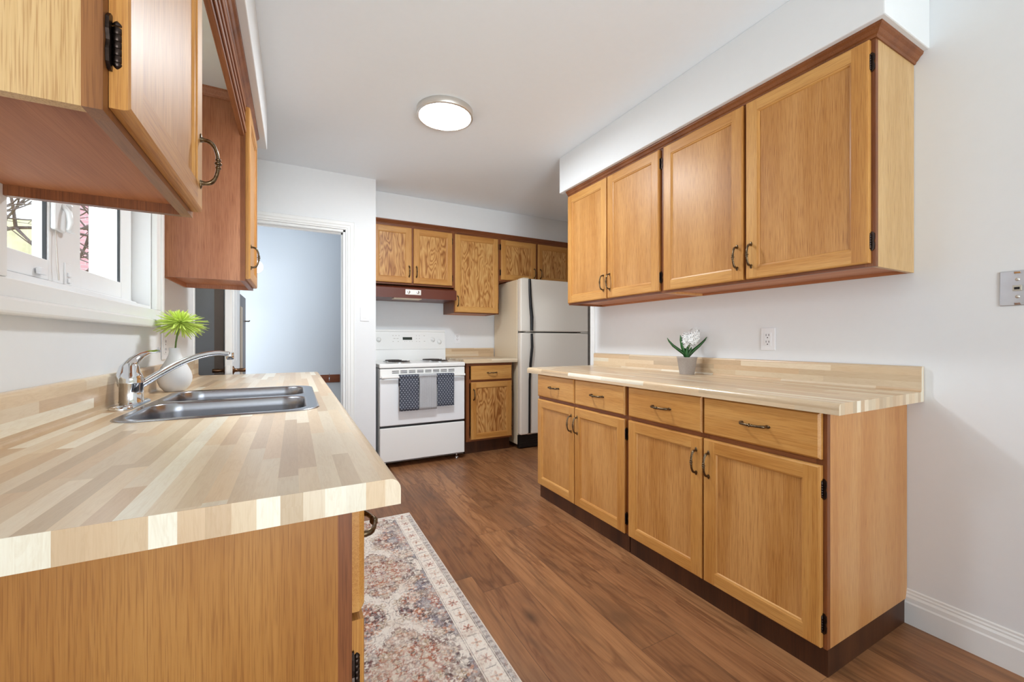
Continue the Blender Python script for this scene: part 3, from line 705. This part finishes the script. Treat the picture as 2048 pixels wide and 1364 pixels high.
for zz in (.029, -.029):
    MB().lathe([(.0055, 0), (.0050, .002), (.0030, .0035), (.0008, .004)], 14, mat=Matrix.Translation((0, -.005, zz)) @ Matrix.Rotation(PI / 2, 4, 'X')).build('stud', silver, t)
for zz in (.052, -.052):
    MB().cbox(-.008, .008, -.0062, -.0045, zz - .004, zz + .004, .0015).build('mounting_slot', chrome, t)

# ceiling light
t = thing('ceiling_light', 'round flush ceiling light with brushed nickel rim, lit', 'ceiling light', (.802, 2.385, CEIL))
MB().lathe([(.165, 0), (.168, -.002), (.168, -.036), (.164, -.040), (.155, -.040), (.153, -.036), (.150, -.030)], 64, cap=False).build('rim', silver, t)
MB().lathe([(.154, -.034), (.150, -.037), (.08, -.040), (.001, -.0405)], 64, cap=False).build('diffuser', lamp_m, t)

# vase with chrysanthemum
VX, VY = -.415, 2.045
t = thing('bud_vase', 'matte white bulb shaped bud vase beside the faucet', 'vase', (VX, VY, ZT))
vp = [(.001, .0), (.030, .0), (.034, .003), (.047, .020), (.054, .040), (.055, .055), (.051, .075), (.040, .100), (.028, .122), (.0205, .140), (.018, .155), (.0185, .166), (.0195, .169), (.0175, .169), (.0165, .155), (.016, .12)]
MB().lathe(vp, 40, cap=False).build('vase_body', ceramic, t)
t = thing('chrysanthemum', 'lime green spider chrysanthemum standing in the white bud vase', 'flower', (VX, VY, ZT + .12))
CR = Vector((.884, -.467, 0))
hd = CR * .021 + Vector((0, 0, .148))
MB().tube([(0, 0, -.04), (0, 0, .02), tuple(CR * .004 + Vector((0, 0, .07))), tuple(CR * .013 + Vector((0, 0, .12))), tuple(hd)], [.003, .003, .003, .0032, .007], 8).build('stem', stem_m, t)
random.seed(11); b = MB()
for k in range(260):
    u = random.random(); az = 2 * PI * random.random(); el = math.radians(-58 + 140 * u ** 1.0)
    L = .082 + .022 * random.random() - .040 * max(0, u - .25)
    dirv = Vector((math.cos(az) * math.cos(el), math.sin(az) * math.cos(el), math.sin(el))); pts = []
    side = dirv.cross(Vector((0, 0, 1))); side = side.normalized() if side.length > .01 else Vector((1, 0, 0))
    cu = random.uniform(-.012, .012); dr = random.uniform(.004, .026) * (1 if el < .7 else .3); hook = random.uniform(.2, 1)
    for j in range(6):
        v = j / 5; p = hd + dirv * (L * v) + side * (cu * v * v) + Vector((0, 0, -dr * v * v + (.010 * hook * max(0, v - .7) * 3)))
        p.z = hd.z + (p.z - hd.z) * .66 + .002
        pts.append(tuple(p))
    b.tube(pts, [.0016, .0020, .0024, .0025, .0021, .0009], 5, flat=(1.35, .6))
b.build('flower_head', green_petal, t)

# potted hyacinth
PX, PY = 2.035, 1.658
t = thing('plant_pot', 'small grey paper textured pot on the right worktop', 'pot', (PX, PY, ZT))
MB().lathe([(.001, 0), (.040, 0), (.0405, .002), (.0545, .094), (.0565, .096), (.057, .101), (.0535, .101), (.052, .092), (.051, .085)], 40, cap=False).build('pot_body', pot_m, t)
o = MB().lathe([(.001, .091), (.03, .092), (.0515, .088), (.0515, .080), (.001, .080)], 30, cap=False).build('soil', soil_m, t)
t = thing('hyacinth', 'white hyacinth with dark green leaves growing from the grey pot', 'plant', (PX, PY, ZT + .09))
def W2(a, z, dpt=0): return tuple(CR * a + Vector((-.467, -.884, 0)) * dpt + Vector((0, 0, z)))
def leaf(pts, wd, name='leaf'):
    b = MB(); n = len(pts); P = [Vector(p) for p in pts]; vs = []
    for i, p in enumerate(P):
        tn = (P[min(i + 1, n - 1)] - P[max(i - 1, 0)]).normalized(); s_ = tn.cross(Vector((-.467, -.884, 0))); s_ = s_.normalized(); nn = tn.cross(s_)
        u = i / (n - 1); ww = wd * (.6 + .55 * math.sin(PI * min(u * 1.15 + .1, 1))) * (1 - max(0, u - .82) * 4.8)
        ww = max(ww, .0012)
        vs += [p - s_ * ww + nn * .003, p + nn * -.0025, p + s_ * ww + nn * .003, p + nn * -.0008 + s_ * 0]
    fs = []
    for i in range(n - 1):
        a = i * 4; c = a + 4
        fs += [(a, a + 1, c + 1, c), (a + 1, a + 2, c + 2, c + 1), (a, c, c + 3, a + 3), (a + 3, c + 3, c + 2, a + 2)]
    b.add(vs, fs, 0, True); return b.build(name, leaf_m, t)
leaf([W2(-.003, .0), W2(-.016, .03), W2(-.045, .052), W2(-.08, .078), W2(-.105, .106), W2(-.115, .124)], .008)
leaf([W2(-.002, .0), W2(-.012, .04), W2(-.024, .075), W2(-.034, .112), W2(-.038, .140)], .012)
leaf([W2(.003, .0), W2(.012, .02), W2(.04, .050), W2(.076, .080), W2(.105, .110), W2(.118, .128)], .009)
leaf([W2(.004, .0, .01), W2(.006, .03, .012), W2(.016, .055, .016), W2(.022, .07, .016)], .009)
leaf([W2(.0, .0, .008), W2(-.004, .03, .012), W2(-.002, .06, .014), W2(.002, .08, .01)], .010)
MB().tube([W2(0, 0), W2(.003, .05), W2(.018, .09), W2(.032, .13), W2(.040, .160)], [.006, .006, .005, .004, .003], 8).build('flower_stalk', stem_m, t)
random.seed(5)
def spike(base, top, R0, n):
    b = MB(); A = Vector(base); B = Vector(top); ax = (B - A).normalized()
    for k in range(n):
        u = (k + .5) / n; az = k * 2.399; p = A.lerp(B, u)
        s1_ = ax.cross(Vector((0, 1, .1))).normalized(); s2_ = ax.cross(s1_)
        rr = R0 * (.55 + .5 * math.sin(PI * min(max(u * .9 + .1, 0), 1)))
        out = (s1_ * math.cos(az) + s2_ * math.sin(az)); c = p + out * rr
        nrm = (out + ax * (.5 - .8 * (1 - u))).normalized(); e1 = nrm.cross(ax).normalized(); e2 = nrm.cross(e1)
        b.tube([tuple(p + out * rr * .3), tuple(c)], [.002, .0035], 5)
        for j in range(6):
            a = j * PI / 3 + random.random() * .3; dv = e1 * math.cos(a) + e2 * math.sin(a); sv = dv.cross(nrm)
            q0 = c; q1 = c + dv * .0085 + nrm * .003; q2 = c + dv * .0175 - nrm * random.uniform(-.004, .006)
            b.add([q0 - sv * .0015, q0 + sv * .0015, q1 + sv * .0033, q1 - sv * .0033, q2 + sv * .0008, q2 - sv * .0008], [(0, 1, 2, 3), (3, 2, 4, 5)], 0, True)
    return b
spike(W2(.020, .088), W2(.050, .170), .034, 52).build('blossom', white_petal, t)
spike(W2(-.006, .072, .0), W2(-.014, .146, .0), .015, 20).build('blossom', white_petal, t)

# ------------------------------------------------------------------ stove
SXa, SXb, SYf, SYb = .643, 1.424, 3.65, 4.272
t = thing('electric_stove', 'white freestanding electric coil stove against the back wall', 'stove', (SXa, SYf, 0)); sw_ = SXb - SXa; sd = SYb - SYf
b = MB(); b.cbox(0, sw_, .03, sd, .045, .868, .003); b.build('stove_body', enamel, t)
b = MB(); b.cbox(-.001, sw_ + .001, -.004, sd - .05, .872, .910, .009); b.build('cooktop', enamel, t)
b = MB(); b.box(.004, sw_ - .004, .022, .032, .05, .872); b.build('seam_gasket', black_p, t)
dr = MB().cbox(.004, sw_ - .004, 0, .024, .372, .780, .006).build('oven_door', enamel_w, t)
tp = MB(); tp.cbox(.004, sw_ - .004, -.002, .024, .786, .866, .005)
for k in range(8):
    x = .105 + k * .073
    for j in range(3): tp.box(x, x + .058, -.0028, .0, .826 + j * .0095, .8305 + j * .0095, 1)
tp.build('vent_panel', [enamel, dark_void], dr)
hb = MB(); hb.cbox(.010, sw_ - .010, -.040, -.022, .786, .806, .006)
for x in (.02, sw_ - .045): hb.cbox(x, x + .025, -.024, .002, .788, .804, .003)
hb.build('oven_handle', enamel, dr)
MB().cbox(.004, sw_ - .004, 0, .024, .060, .352, .006).build('storage_drawer', enamel, t)
for x in (.06, sw_ - .06): MB().lathe([(.018, 0), (.018, .012), (.008, .016), (.008, .046)], 14, c=(x, .07, 0)).build('foot', chrome, t)
for x in (.06, sw_ - .06): MB().lathe([(.018, 0), (.018, .012), (.008, .016), (.008, .046)], 14, c=(x, sd - .07, 0)).build('foot', chrome, t)
bgp = [(sd - .085, .905), (sd - .055, .912), (sd - .050, 1.020), (sd - .055, 1.024), (sd - .022, 1.200), (sd - .030, 1.205), (sd - .028, 1.224), (sd - .002, 1.224), (sd - .002, .905)]
bgd = MB().prism(bgp, 0, .0, sw_).build('control_panel', enamel, t)
def on_panel(x, v): return (x, sd - .055 + (v) * .033, 1.024 + v * .176)
tilt = Matrix.Rotation(-math.atan2(.033, .176), 4, 'X')
for x, v in ((.030, .38), (.095, .55), (sw_ - .135, .55), (sw_ - .065, .42)):
    p = on_panel(x, v); Rm = Matrix.Translation(p) @ tilt @ Matrix.Rotation(PI / 2, 4, 'X')
    k = MB().lathe([(.024, 0), (.023, .008), (.019, .012), (.017, .022), (.001, .023)], 22, mat=Rm); k.cbox(-.004, .004, -.016, .016, .020, .029, .001, mat=Rm); k.build('burner_knob', enamel, bgd)
Rm = Matrix.Translation(on_panel(.38, .62)) @ tilt
MB().cbox(-.048, .048, -.003, .001, -.014, .014, .001, mat=Rm).build('clock_display', plain('green_black_display', srgb(40, 52, 46), .2), bgd)
b = MB()
for dx, dz, ww in ((-.15, .03, .012), (-.12, .03, .012), (-.09, .03, .012), (-.14, .0, .02), (-.11, 0, .02), (-.15, -.03, .012), (-.10, -.03, .012), (-.03, -.028, .006), (-.01, -.028, .006), (.02, -.028, .006), (.045, -.028, .006),
                   (.09, .03, .008), (.12, .03, .008), (.09, 0, .008), (.12, 0, .008), (.09, -.03, .008), (.12, -.03, .008), (.17, .03, .014), (.17, -.028, .014)):
    b.box(dx, dx + ww, -.0008, .0006, dz - .0018, dz + .0018, mat=Rm)
b.build('button_marks', plain('grey_print', srgb(170, 160, 150), .6), bgd)
for (x, y, r) in ((.20, .18, .098), (.20, .42, .078), (.585, .42, .098), (.585, .18, .078)):
    b = MB(); b.lathe([(r + .014, 0), (r + .015, .004), (r + .006, .005), (r - .01, -.004), (.01, -.010)], 36, c=(x, y, .911), cap=False)
    e = b.build('drip_pan', chrome, t)
    pts = []; turns = 4
    for i in range(turns * 24 + 1):
        a = i / 24 * 2 * PI; rr = .018 + (r - .018) * i / (turns * 24); pts.append((x + rr * math.cos(a), y + rr * math.sin(a), .922))
    MB().tube(pts, .0056, 6, flat=(1, .8)).build('coil', coil_m, e)

# towels over the oven handle
def weave(name, c0, c1, mode):
    t_ = NT(name); x = t_.sep(t_.obj())
    if mode == 'rib':
        s_ = t_.m('FRACT', t_.m('MULTIPLY', x[0], 120.0)); f = t_.m('GREATER_THAN', s_, .35)
    else:
        rowi = t_.m('FLOOR', t_.m('MULTIPLY', x[2], 56.0)); off = t_.m('MULTIPLY', t_.m('MODULO', rowi, 2.0), .5)
        a = t_.m('FRACT', t_.m('ADD', t_.m('MULTIPLY', x[0], 38.0), off)); c = t_.m('FRACT', t_.m('MULTIPLY', x[2], 56.0))
        f = t_.m('MULTIPLY', t_.m('LESS_THAN', t_.m('ABSOLUTE', t_.m('SUBTRACT', a, .5)), .15), t_.m('LESS_THAN', t_.m('ABSOLUTE', t_.m('SUBTRACT', c, .5)), .26))
    n = t_.noise(t_.obj(), 260, 2); f = t_.m('MULTIPLY', f, t_.m('ADD', .35, n))
    t_.l(t_.mix(f, c0, c1), t_.b.inputs['Base Color']); t_.b.inputs['Roughness'].default_value = .95; t_.bump(f, .4, .001); return t_.mat
tw_blue = weave('slate_blue_woven', srgb(74, 78, 90), srgb(176, 180, 188), 'dash')
tw_grey = weave('pale_grey_ribbed', srgb(150, 150, 154), srgb(196, 196, 198), 'rib')
def towel(label, x0, x1, zb, m, sd_):
    t = thing('dish_towel', label, 'towel', ((x0 + x1) / 2, SYf, .796), 0, 'towels on the oven handle'); ww = (x1 - x0) / 2; random.seed(sd_)
    zt = .0165; path = []
    dn = zb - .796
    for z in np.linspace(dn, 0, 12): path.append((-.0475 + .002 * math.sin(z * 30 + sd_), z))
    for a in np.linspace(0, PI, 8): path.append((-.031 - .0165 * math.cos(a), .0 + .0165 * math.sin(a) * 1.0))
    for z in np.linspace(0, -.10, 4)[1:]: path.append((-.0145, z))
    path[-3:] = [(-.0150, -.03), (-.012, -.06), (-.010, -.085)]
    n = 14; vs = []; th_ = .0032
    def grid(off):
        g = []
        for k, (y, z) in enumerate(path):
            if k + 1 < len(path): ty, tz = path[k + 1][0] - y, path[k + 1][1] - z
            l_ = math.hypot(ty, tz); ny, nz = -tz / l_, ty / l_
            for i in range(n + 1):
                u = -1 + 2 * i / n; wv = .0012 * math.sin(u * 6 + k * .2 + sd_) * (1 if k < 12 else .2)
                g.append((u * ww * (1 + .012 * math.sin(k * .4 + sd_)), y + ny * off + wv, z + nz * off))
        return g
    A = grid(-.0); B = grid(th_); K = len(path); N = n + 1; vs = A + B; o_ = len(A); fs = []
    for k in range(K - 1):
        for i in range(n):
            fs.append((k * N + i, k * N + i + 1, (k + 1) * N + i + 1, (k + 1) * N + i)); fs.append((o_ + k * N + i, o_ + (k + 1) * N + i, o_ + (k + 1) * N + i + 1, o_ + k * N + i + 1))
        for i in (0, n): fs.append((k * N + i, (k + 1) * N + i, o_ + (k + 1) * N + i, o_ + k * N + i))
    for i in range(n):
        for k in (0, K - 1): fs.append((k * N + i, k * N + i + 1, o_ + k * N + i + 1, o_ + k * N + i))
    MB().add(vs, fs, 0, True).build('towel_cloth', m, t)
    b = MB(); b.cbox(-ww * .985, ww * .985, -.0500, -.0462, dn - .001, dn + .006, .001); b.build('hem', m, t)
towel('slate blue patterned dish towel, left one on the oven handle', .802, .971, .500, tw_blue, 1)
towel('pale grey ribbed dish towel in the middle of the oven handle', .976, 1.135, .500, tw_grey, 2)
towel('slate blue patterned dish towel, right one on the oven handle', 1.140, 1.298, .520, tw_blue, 3)

# range hood
t = thing('range_hood', 'brown range hood above the stove', 'range hood', (.625, 3.875, 1.512))
b = MB(); b.prism([(0, 0), (.40, 0), (.40, .118), (.085, .118), (.0, .092)], 0, 0, .797); b.build('hood_shell', brownmetal, t)
b = MB(); b.cbox(.292, .440, -.003, .001, .032, .080, .001); b.build('switch_plate', silver, t)
for x in (.322, .408): MB().lathe([(.014, 0), (.013, .010), (.010, .012), (.001, .012)], 18, mat=Matrix.Translation((x, -.003, .056)) @ Matrix.Rotation(PI / 2, 4, 'X')).build('hood_knob', chrome, t)
MB().cbox(.19, .45, .010, .12, -.008, .001, .003).build('light_lens', plain('frosted_lens', srgb(230, 214, 190), .4), t)

# refrigerator
FX0, FX1, FY = 2.028, 2.888, 3.655
t = thing('refrigerator', 'almond top freezer refrigerator in the back corner', 'refrigerator', (FX0, FY, 0)); fw_ = FX1 - FX0
MB().cbox(0, fw_, .075, .625, .04, 1.742, .006).build('fridge_body', almond, t)
kp = MB(); kp.cbox(.003, fw_ - .003, .040, .090, .010, .140, .004)
for j in range(4): kp.box(.02, fw_ - .02, .036, .041, .030 + j * .024, .036 + j * .024)
kp.build('kick_grille', black_p, t)
d1_ = MB().cbox(.0, fw_, .0, .066, 1.206, 1.748, .012).build('freezer_door', almond_door, t)
d2_ = MB().cbox(.0, fw_, .0, .066, .150, 1.192, .012).build('fridge_door', almond_door, t)
gk = MB().box(.008, fw_ - .008, .064, .078, .15, 1.740).build('door_gasket', plain('grey_gasket', srgb(110, 104, 98), .7), t)
hm = MB(); hm.tube([(.100, -.010, 1.742), (.098, -.022, 1.60), (.100, -.034, 1.46), (.108, -.040, 1.35), (.110, -.036, 1.212)], [.012, .014, .015, .016, .014], 10, flat=(1.2, .8)); hm.build('door_handle', black_p, d1_)
hm = MB(); hm.tube([(.110, -.036, 1.184), (.112, -.040, 1.05), (.100, -.030, .88), (.096, -.018, .70), (.096, -.012, .168)], [.014, .016, .015, .013, .012], 10, flat=(1.2, .8)); hm.build('door_handle', black_p, d2_)
hm = MB(); hm.cbox(.078, .128, -.004, .004, .150, .168, .002); hm.build('handle_bracket', silver, d2_)
hm = MB(); hm.cbox(fw_ - .11, fw_ - .01, -.006, .06, 1.193, 1.205, .001); hm.cbox(.06, .11, -.004, .05, 1.193, 1.205, .001); hm.build('door_hinge', silver, t)
hm = MB(); hm.cbox(.04, .10, .01, .08, 1.749, 1.757, .002); hm.build('top_hinge', almond, t)
for x in (.08, fw_ - .08): MB().lathe([(.02, 0), (.02, .04)], 14, c=(x, .12, 0)).build('foot', black_p, t)
for x in (.08, fw_ - .08): MB().lathe([(.02, 0), (.02, .04)], 14, c=(x, .56, 0)).build('foot', black_p, t)

# ------------------------------------------------------------------ runner rug, pattern as woven colour per knot
def rug():
    x0, x1, y0, y1 = .045, .655, .25, 2.655; nx, ny = 260, 940; h = .006
    xs = np.linspace(0, 1, nx + 1); ys = np.linspace(0, 1, ny + 1); U, V = np.meshgrid(xs, ys)
    X = (U - .5) * (x1 - x0); Y = V * (y1 - y0); rng = np.random.RandomState(3)
    def vnoise(fx_, fy_, seed):
        r = np.random.RandomState(seed); g = r.rand(int(fy_) + 3, int(fx_) + 3); a = U * fx_; c = V * fy_; i = a.astype(int); j = c.astype(int); a = a - i; c = c - j
        a = a * a * (3 - 2 * a); c = c * c * (3 - 2 * c)
        return (g[j, i] * (1 - a) + g[j, i + 1] * a) * (1 - c) + (g[j + 1, i] * (1 - a) + g[j + 1, i + 1] * a) * c
    def C(r, g, b_): return np.array(srgb(r, g, b_)[:3])
    ivory, beige, slate, rust, peach, plum, dk, tan = C(243, 235, 224), C(208, 188, 168), C(132, 128, 140), C(176, 92, 62), C(206, 150, 116), C(120, 72, 70), C(84, 66, 62), C(196, 172, 140)
    col = np.zeros(U.shape + (3,)); col[:] = ivory
    def paint(mask, c, a=1.0):
        a = np.clip(mask, 0, 1) * a; col[:] = col * (1 - a[..., None]) + c * a[..., None]
    hw = (x1 - x0) / 2; P = .62; ym = (Y - .22) % P - P / 2; ax = np.abs(X); ay = np.abs(ym)
    q = .014; sx = np.floor(ax / q) * q; sy = np.floor(ay / q) * q       # stepped outline
    fld = ax < hw - .105
    gf = vnoise(30, 110, 1); g2 = vnoise(9, 34, 2); g3 = vnoise(80, 300, 4); g4 = vnoise(130, 470, 8)
    # slate ground between the medallions
    paint((fld & (g2 > .2)) * 1.0, slate, .80)
    edge = .92 * sx / (hw - .105) + sy / (P / 2) * .95
    med = (edge < 1.02) & fld; paint(med * 1.0, ivory, .93)
    paint(((np.abs(edge - 1.02) < .030) & fld) * 1.0, dk, .75)
    med2 = (sx / .165 + sy / .20) < 1.0; paint((med2 & fld) * 1.0, tan, .55)
    paint(((np.abs(sx / .165 + sy / .20 - 1.0) < .035) & fld) * 1.0, plum, .6)
    R1 = np.hypot(X / .9, ym); TH = np.arctan2(ym, X)
    ro = .060 + .016 * np.cos(8 * TH); paint((np.abs(R1 - ro) < .007) * 1.0, rust, .85); paint((R1 < .030 + .010 * np.cos(6 * TH)) * 1.0, rust, .75); paint((R1 < .012) * 1.0, ivory, .9)
    paint((np.abs(R1 - .105 - .014 * np.cos(12 * TH)) < .005) * 1.0, plum, .6)
    # scattered blossoms and scrolls
    for k in range(80):
        fx1 = rng.uniform(0, hw - .12); fy1 = rng.uniform(0, P / 2); r0 = rng.uniform(.012, .030); c_ = [rust, rust, peach, plum, slate, dk, tan][rng.randint(7)]
        dx = ax - fx1; dy = ay - fy1; rr = np.hypot(dx, dy); th_ = np.arctan2(dy, dx); pet = rng.randint(4, 8)
        paint((rr < r0 * (.62 + .38 * np.cos(pet * th_ + k))) * 1.0, c_, .72); paint((rr < r0 * .28) * 1.0, ivory, .8)
        paint((np.abs(rr - r0 * 1.35) < .0016) * (np.sin(th_ * 2 + k) > 0) * 1.0, dk, .55)
    # borders
    def band(a, c_): return (ax > a) & (ax <= c_)
    paint(band(hw - .105, hw - .028) * 1.0, ivory, .95); paint(band(hw - .028, hw - .006) * 1.0, slate, .45)
    for a in (.105, .098, .032, .026): paint((np.abs(ax - (hw - a)) < .0016) * 1.0, dk, .65)
    P2 = .085; yb = Y % P2 - P2 / 2; xb = ax - (hw - .065); rb = np.hypot(xb, yb); tb = np.arctan2(yb, xb)
    alt = (np.floor(Y / P2) % 2) == 0
    paint(((rb < .023 * (.6 + .4 * np.cos(6 * tb))) & alt) * 1.0, rust, .8); paint(((rb < .021 * (.6 + .4 * np.cos(4 * tb + .8))) & ~alt) * 1.0, peach, .8); paint((rb < .005) * 1.0, dk, .7)
    paint(((np.abs(np.abs(yb) - P2 / 2) < .003) & (np.abs(xb) < .02)) * 1.0, dk, .5)
    yy = np.abs((Y % .030) - .015); paint(((yy < .006) & band(hw - .026, hw - .008)) * 1.0, dk, .45)
    ey = np.minimum(Y, (y1 - y0) - Y); paint(((ey < .05)) * 1.0, ivory, .85); paint(((np.abs(ey - .05) < .002) | (np.abs(ey - .024) < .0015)) * 1.0, dk, .6)
    xx = (X % .055) - .0275; paint(((np.hypot(xx, ey - .037) < .010)) * 1.0, rust, .7)
    # wear and woven speckle
    paint((np.clip((gf - .45) * 3, 0, 1)) * 1.0, ivory, .42); paint(np.clip((vnoise(14, 50, 6) - .62) * 5, 0, 1), beige, .35)
    paint((g3 > .70) * 1.0, plum, .20); paint((g3 < .17) * 1.0, slate, .22); paint((g4 > .72) * 1.0, ivory, .45); paint((vnoise(200, 120, 9) > .80) * 1.0, rust, .2)
    ez = np.minimum(hw - ax, ey); paint((ez < .006) * 1.0, C(232, 222, 210), 1.0)
    Z = np.full(U.shape, h) + (g3 - .5) * .0006; Z[(ez < .002)] = .001
    n = (nx + 1) * (ny + 1); co = np.stack([X, Y, Z], -1).reshape(-1, 3)
    idx = np.arange(n).reshape(ny + 1, nx + 1); f = np.stack([idx[:-1, :-1], idx[:-1, 1:], idx[1:, 1:], idx[1:, :-1]], -1).reshape(-1, 4)
    me = bpy.data.meshes.new('runner_rug'); me.vertices.add(n); me.vertices.foreach_set('co', co.ravel()); me.loops.add(len(f) * 4); me.loops.foreach_set('vertex_index', f.ravel())
    me.polygons.add(len(f)); me.polygons.foreach_set('loop_start', np.arange(len(f)) * 4); me.polygons.foreach_set('loop_total', np.full(len(f), 4)); me.update()
    ca = me.color_attributes.new('dye', 'FLOAT_COLOR', 'POINT'); rgba = np.ones((n, 4)); rgba[:, :3] = col.reshape(-1, 3); ca.data.foreach_set('color', rgba.ravel())
    t_ = NT('rug_pile'); q_ = t_.n('ShaderNodeVertexColor', layer_name='dye'); n_ = t_.noise(t_.obj(), 700, 2)
    t_.l(t_.mix(t_.m('MULTIPLY', n_, .35), q_.outputs[0], (.55, .5, .48, 1), 'MULTIPLY'), t_.b.inputs['Base Color']); t_.b.inputs['Roughness'].default_value = .95; t_.bump(n_, .5, .002)
    me.materials.append(t_.mat); o = bpy.data.objects.new('runner_rug', me); COL.objects.link(o)
    o.location = ((x0 + x1) / 2, y0, .0005); o['label'] = 'faded oriental runner rug in ivory, rust and slate beside the sink cabinets'; o['category'] = 'rug'
    return o
rug()

# ------------------------------------------------------------------ landing beyond the doorway
t = thing('coat_rail', 'brown wooden rail with hooks on the wall beyond the doorway', 'coat rail', (.12, 5.25, .67))
MB().cbox(-.30, .352, -.022, -.001, -.045, .045, .003).build('rail_board', rail_m, t)
for x in (-.22, -.02, .235):
    b = MB(); b.tube([(x, -.022, .02), (x, -.05, .015), (x, -.06, -.005), (x, -.045, -.02), (x, -.035, -.012)], .005, 8); b.tube([(x, -.022, .03), (x, -.05, .05), (x, -.058, .06)], .004, 8); b.build('hook', chrome, t)
t = thing('entry_door', 'dark brown wooden door ajar beyond the doorway, seen nearly edge on', 'door', (-.438, 4.36, -.6), 0)
MB().cbox(-.03, .008, .0, .50, .0, 2.132, .004).build('door_leaf', dark_door, t)
MB().cbox(.008, .012, .04, .20, 1.0, 2.02, .001).build('door_panel', plain('cream_panel', srgb(214, 190, 160), .5), t)
b = MB(); b.tube([(.008, .40, 1.90), (.045, .40, 1.90), (.050, .40, 1.91)], .006, 8); b.build('door_hook', bronze, t)
t = thing('globe_lamp', 'small glowing white globe lamp beyond the doorway', 'lamp', (-.345, 4.9, 1.86))
MB().lathe([(.062 * math.sin(a_ * PI / 16) + .0005, -.062 * math.cos(a_ * PI / 16)) for a_ in range(17)], 28, cap=False).build('globe', globe_m, t)
MB().tube([(0, 0, .072), (0, 0, CEIL - 1.86)], .008, 8).build('pendant_stem', trim_m, t)

# ------------------------------------------------------------------ outside the sink window
def branch(b, p, d_, L, r, depth):
    pts = [p]; rad = [r]; q = Vector(p); d_ = Vector(d_).normalized()
    for i in range(5):
        d_ = (d_ + Vector((random.uniform(-.25, .25), random.uniform(-.25, .25), random.uniform(-.18, .2)))).normalized(); q = q + d_ * L / 5; pts.append(tuple(q)); rad.append(r * (1 - .13 * (i + 1)))
        if depth > 0 and i > 0:
            for _ in range(2):
                nd = (d_ + Vector((random.uniform(-.9, .9), random.uniform(-.9, .9), random.uniform(-.6, .7)))).normalized(); branch(b, tuple(q), nd, L * .6, r * .55, depth - 1)
    b.tube(pts, rad, 5)
random.seed(21)
t = thing('bare_tree', 'bare branched tree outside the sink window', 'tree', (-3.55, 6.6, -2.0))
b = MB(); b.tube([(0, 0, 0), (.05, 0, 1.8), (0, .1, 3.6), (.02, .12, 5.6)], [.20, .16, .12, .05], 10); b.build('trunk', bark_m, t)
b = MB()
for k in range(9):
    a = 2 * PI * k / 9; branch(b, (0, .1, 3.4 + .26 * k), (math.cos(a * 3), math.sin(a * 3) * .8, .22), 1.7, .030, 2)
b.build('branches', bark_m, t)
b = MB(); b.box(-3.5, -1.6, 9.4, 12, -2, 4.2)
o = b.build('brick_house', brick_m); o['label'] = 'pink brick house wall outside the sink window'; o['category'] = 'building'
o = MB().box(-40, 40, -40, 60, -2.1, -2.0).build('lawn', plain('pale_dry_lawn', srgb(214, 202, 150), .95, noise=.3, nscale=3)); o['kind'] = 'structure'
o = MB().box(-16, -6.2, 22, 22.6, -2, 5.6).build('hedge_screen', plain('yellow_green_hedge', srgb(186, 182, 152), .95, noise=.3, nscale=2)); o['label'] = 'pale yellow hedge far outside the sink window, behind the bare tree'; o['category'] = 'hedge'
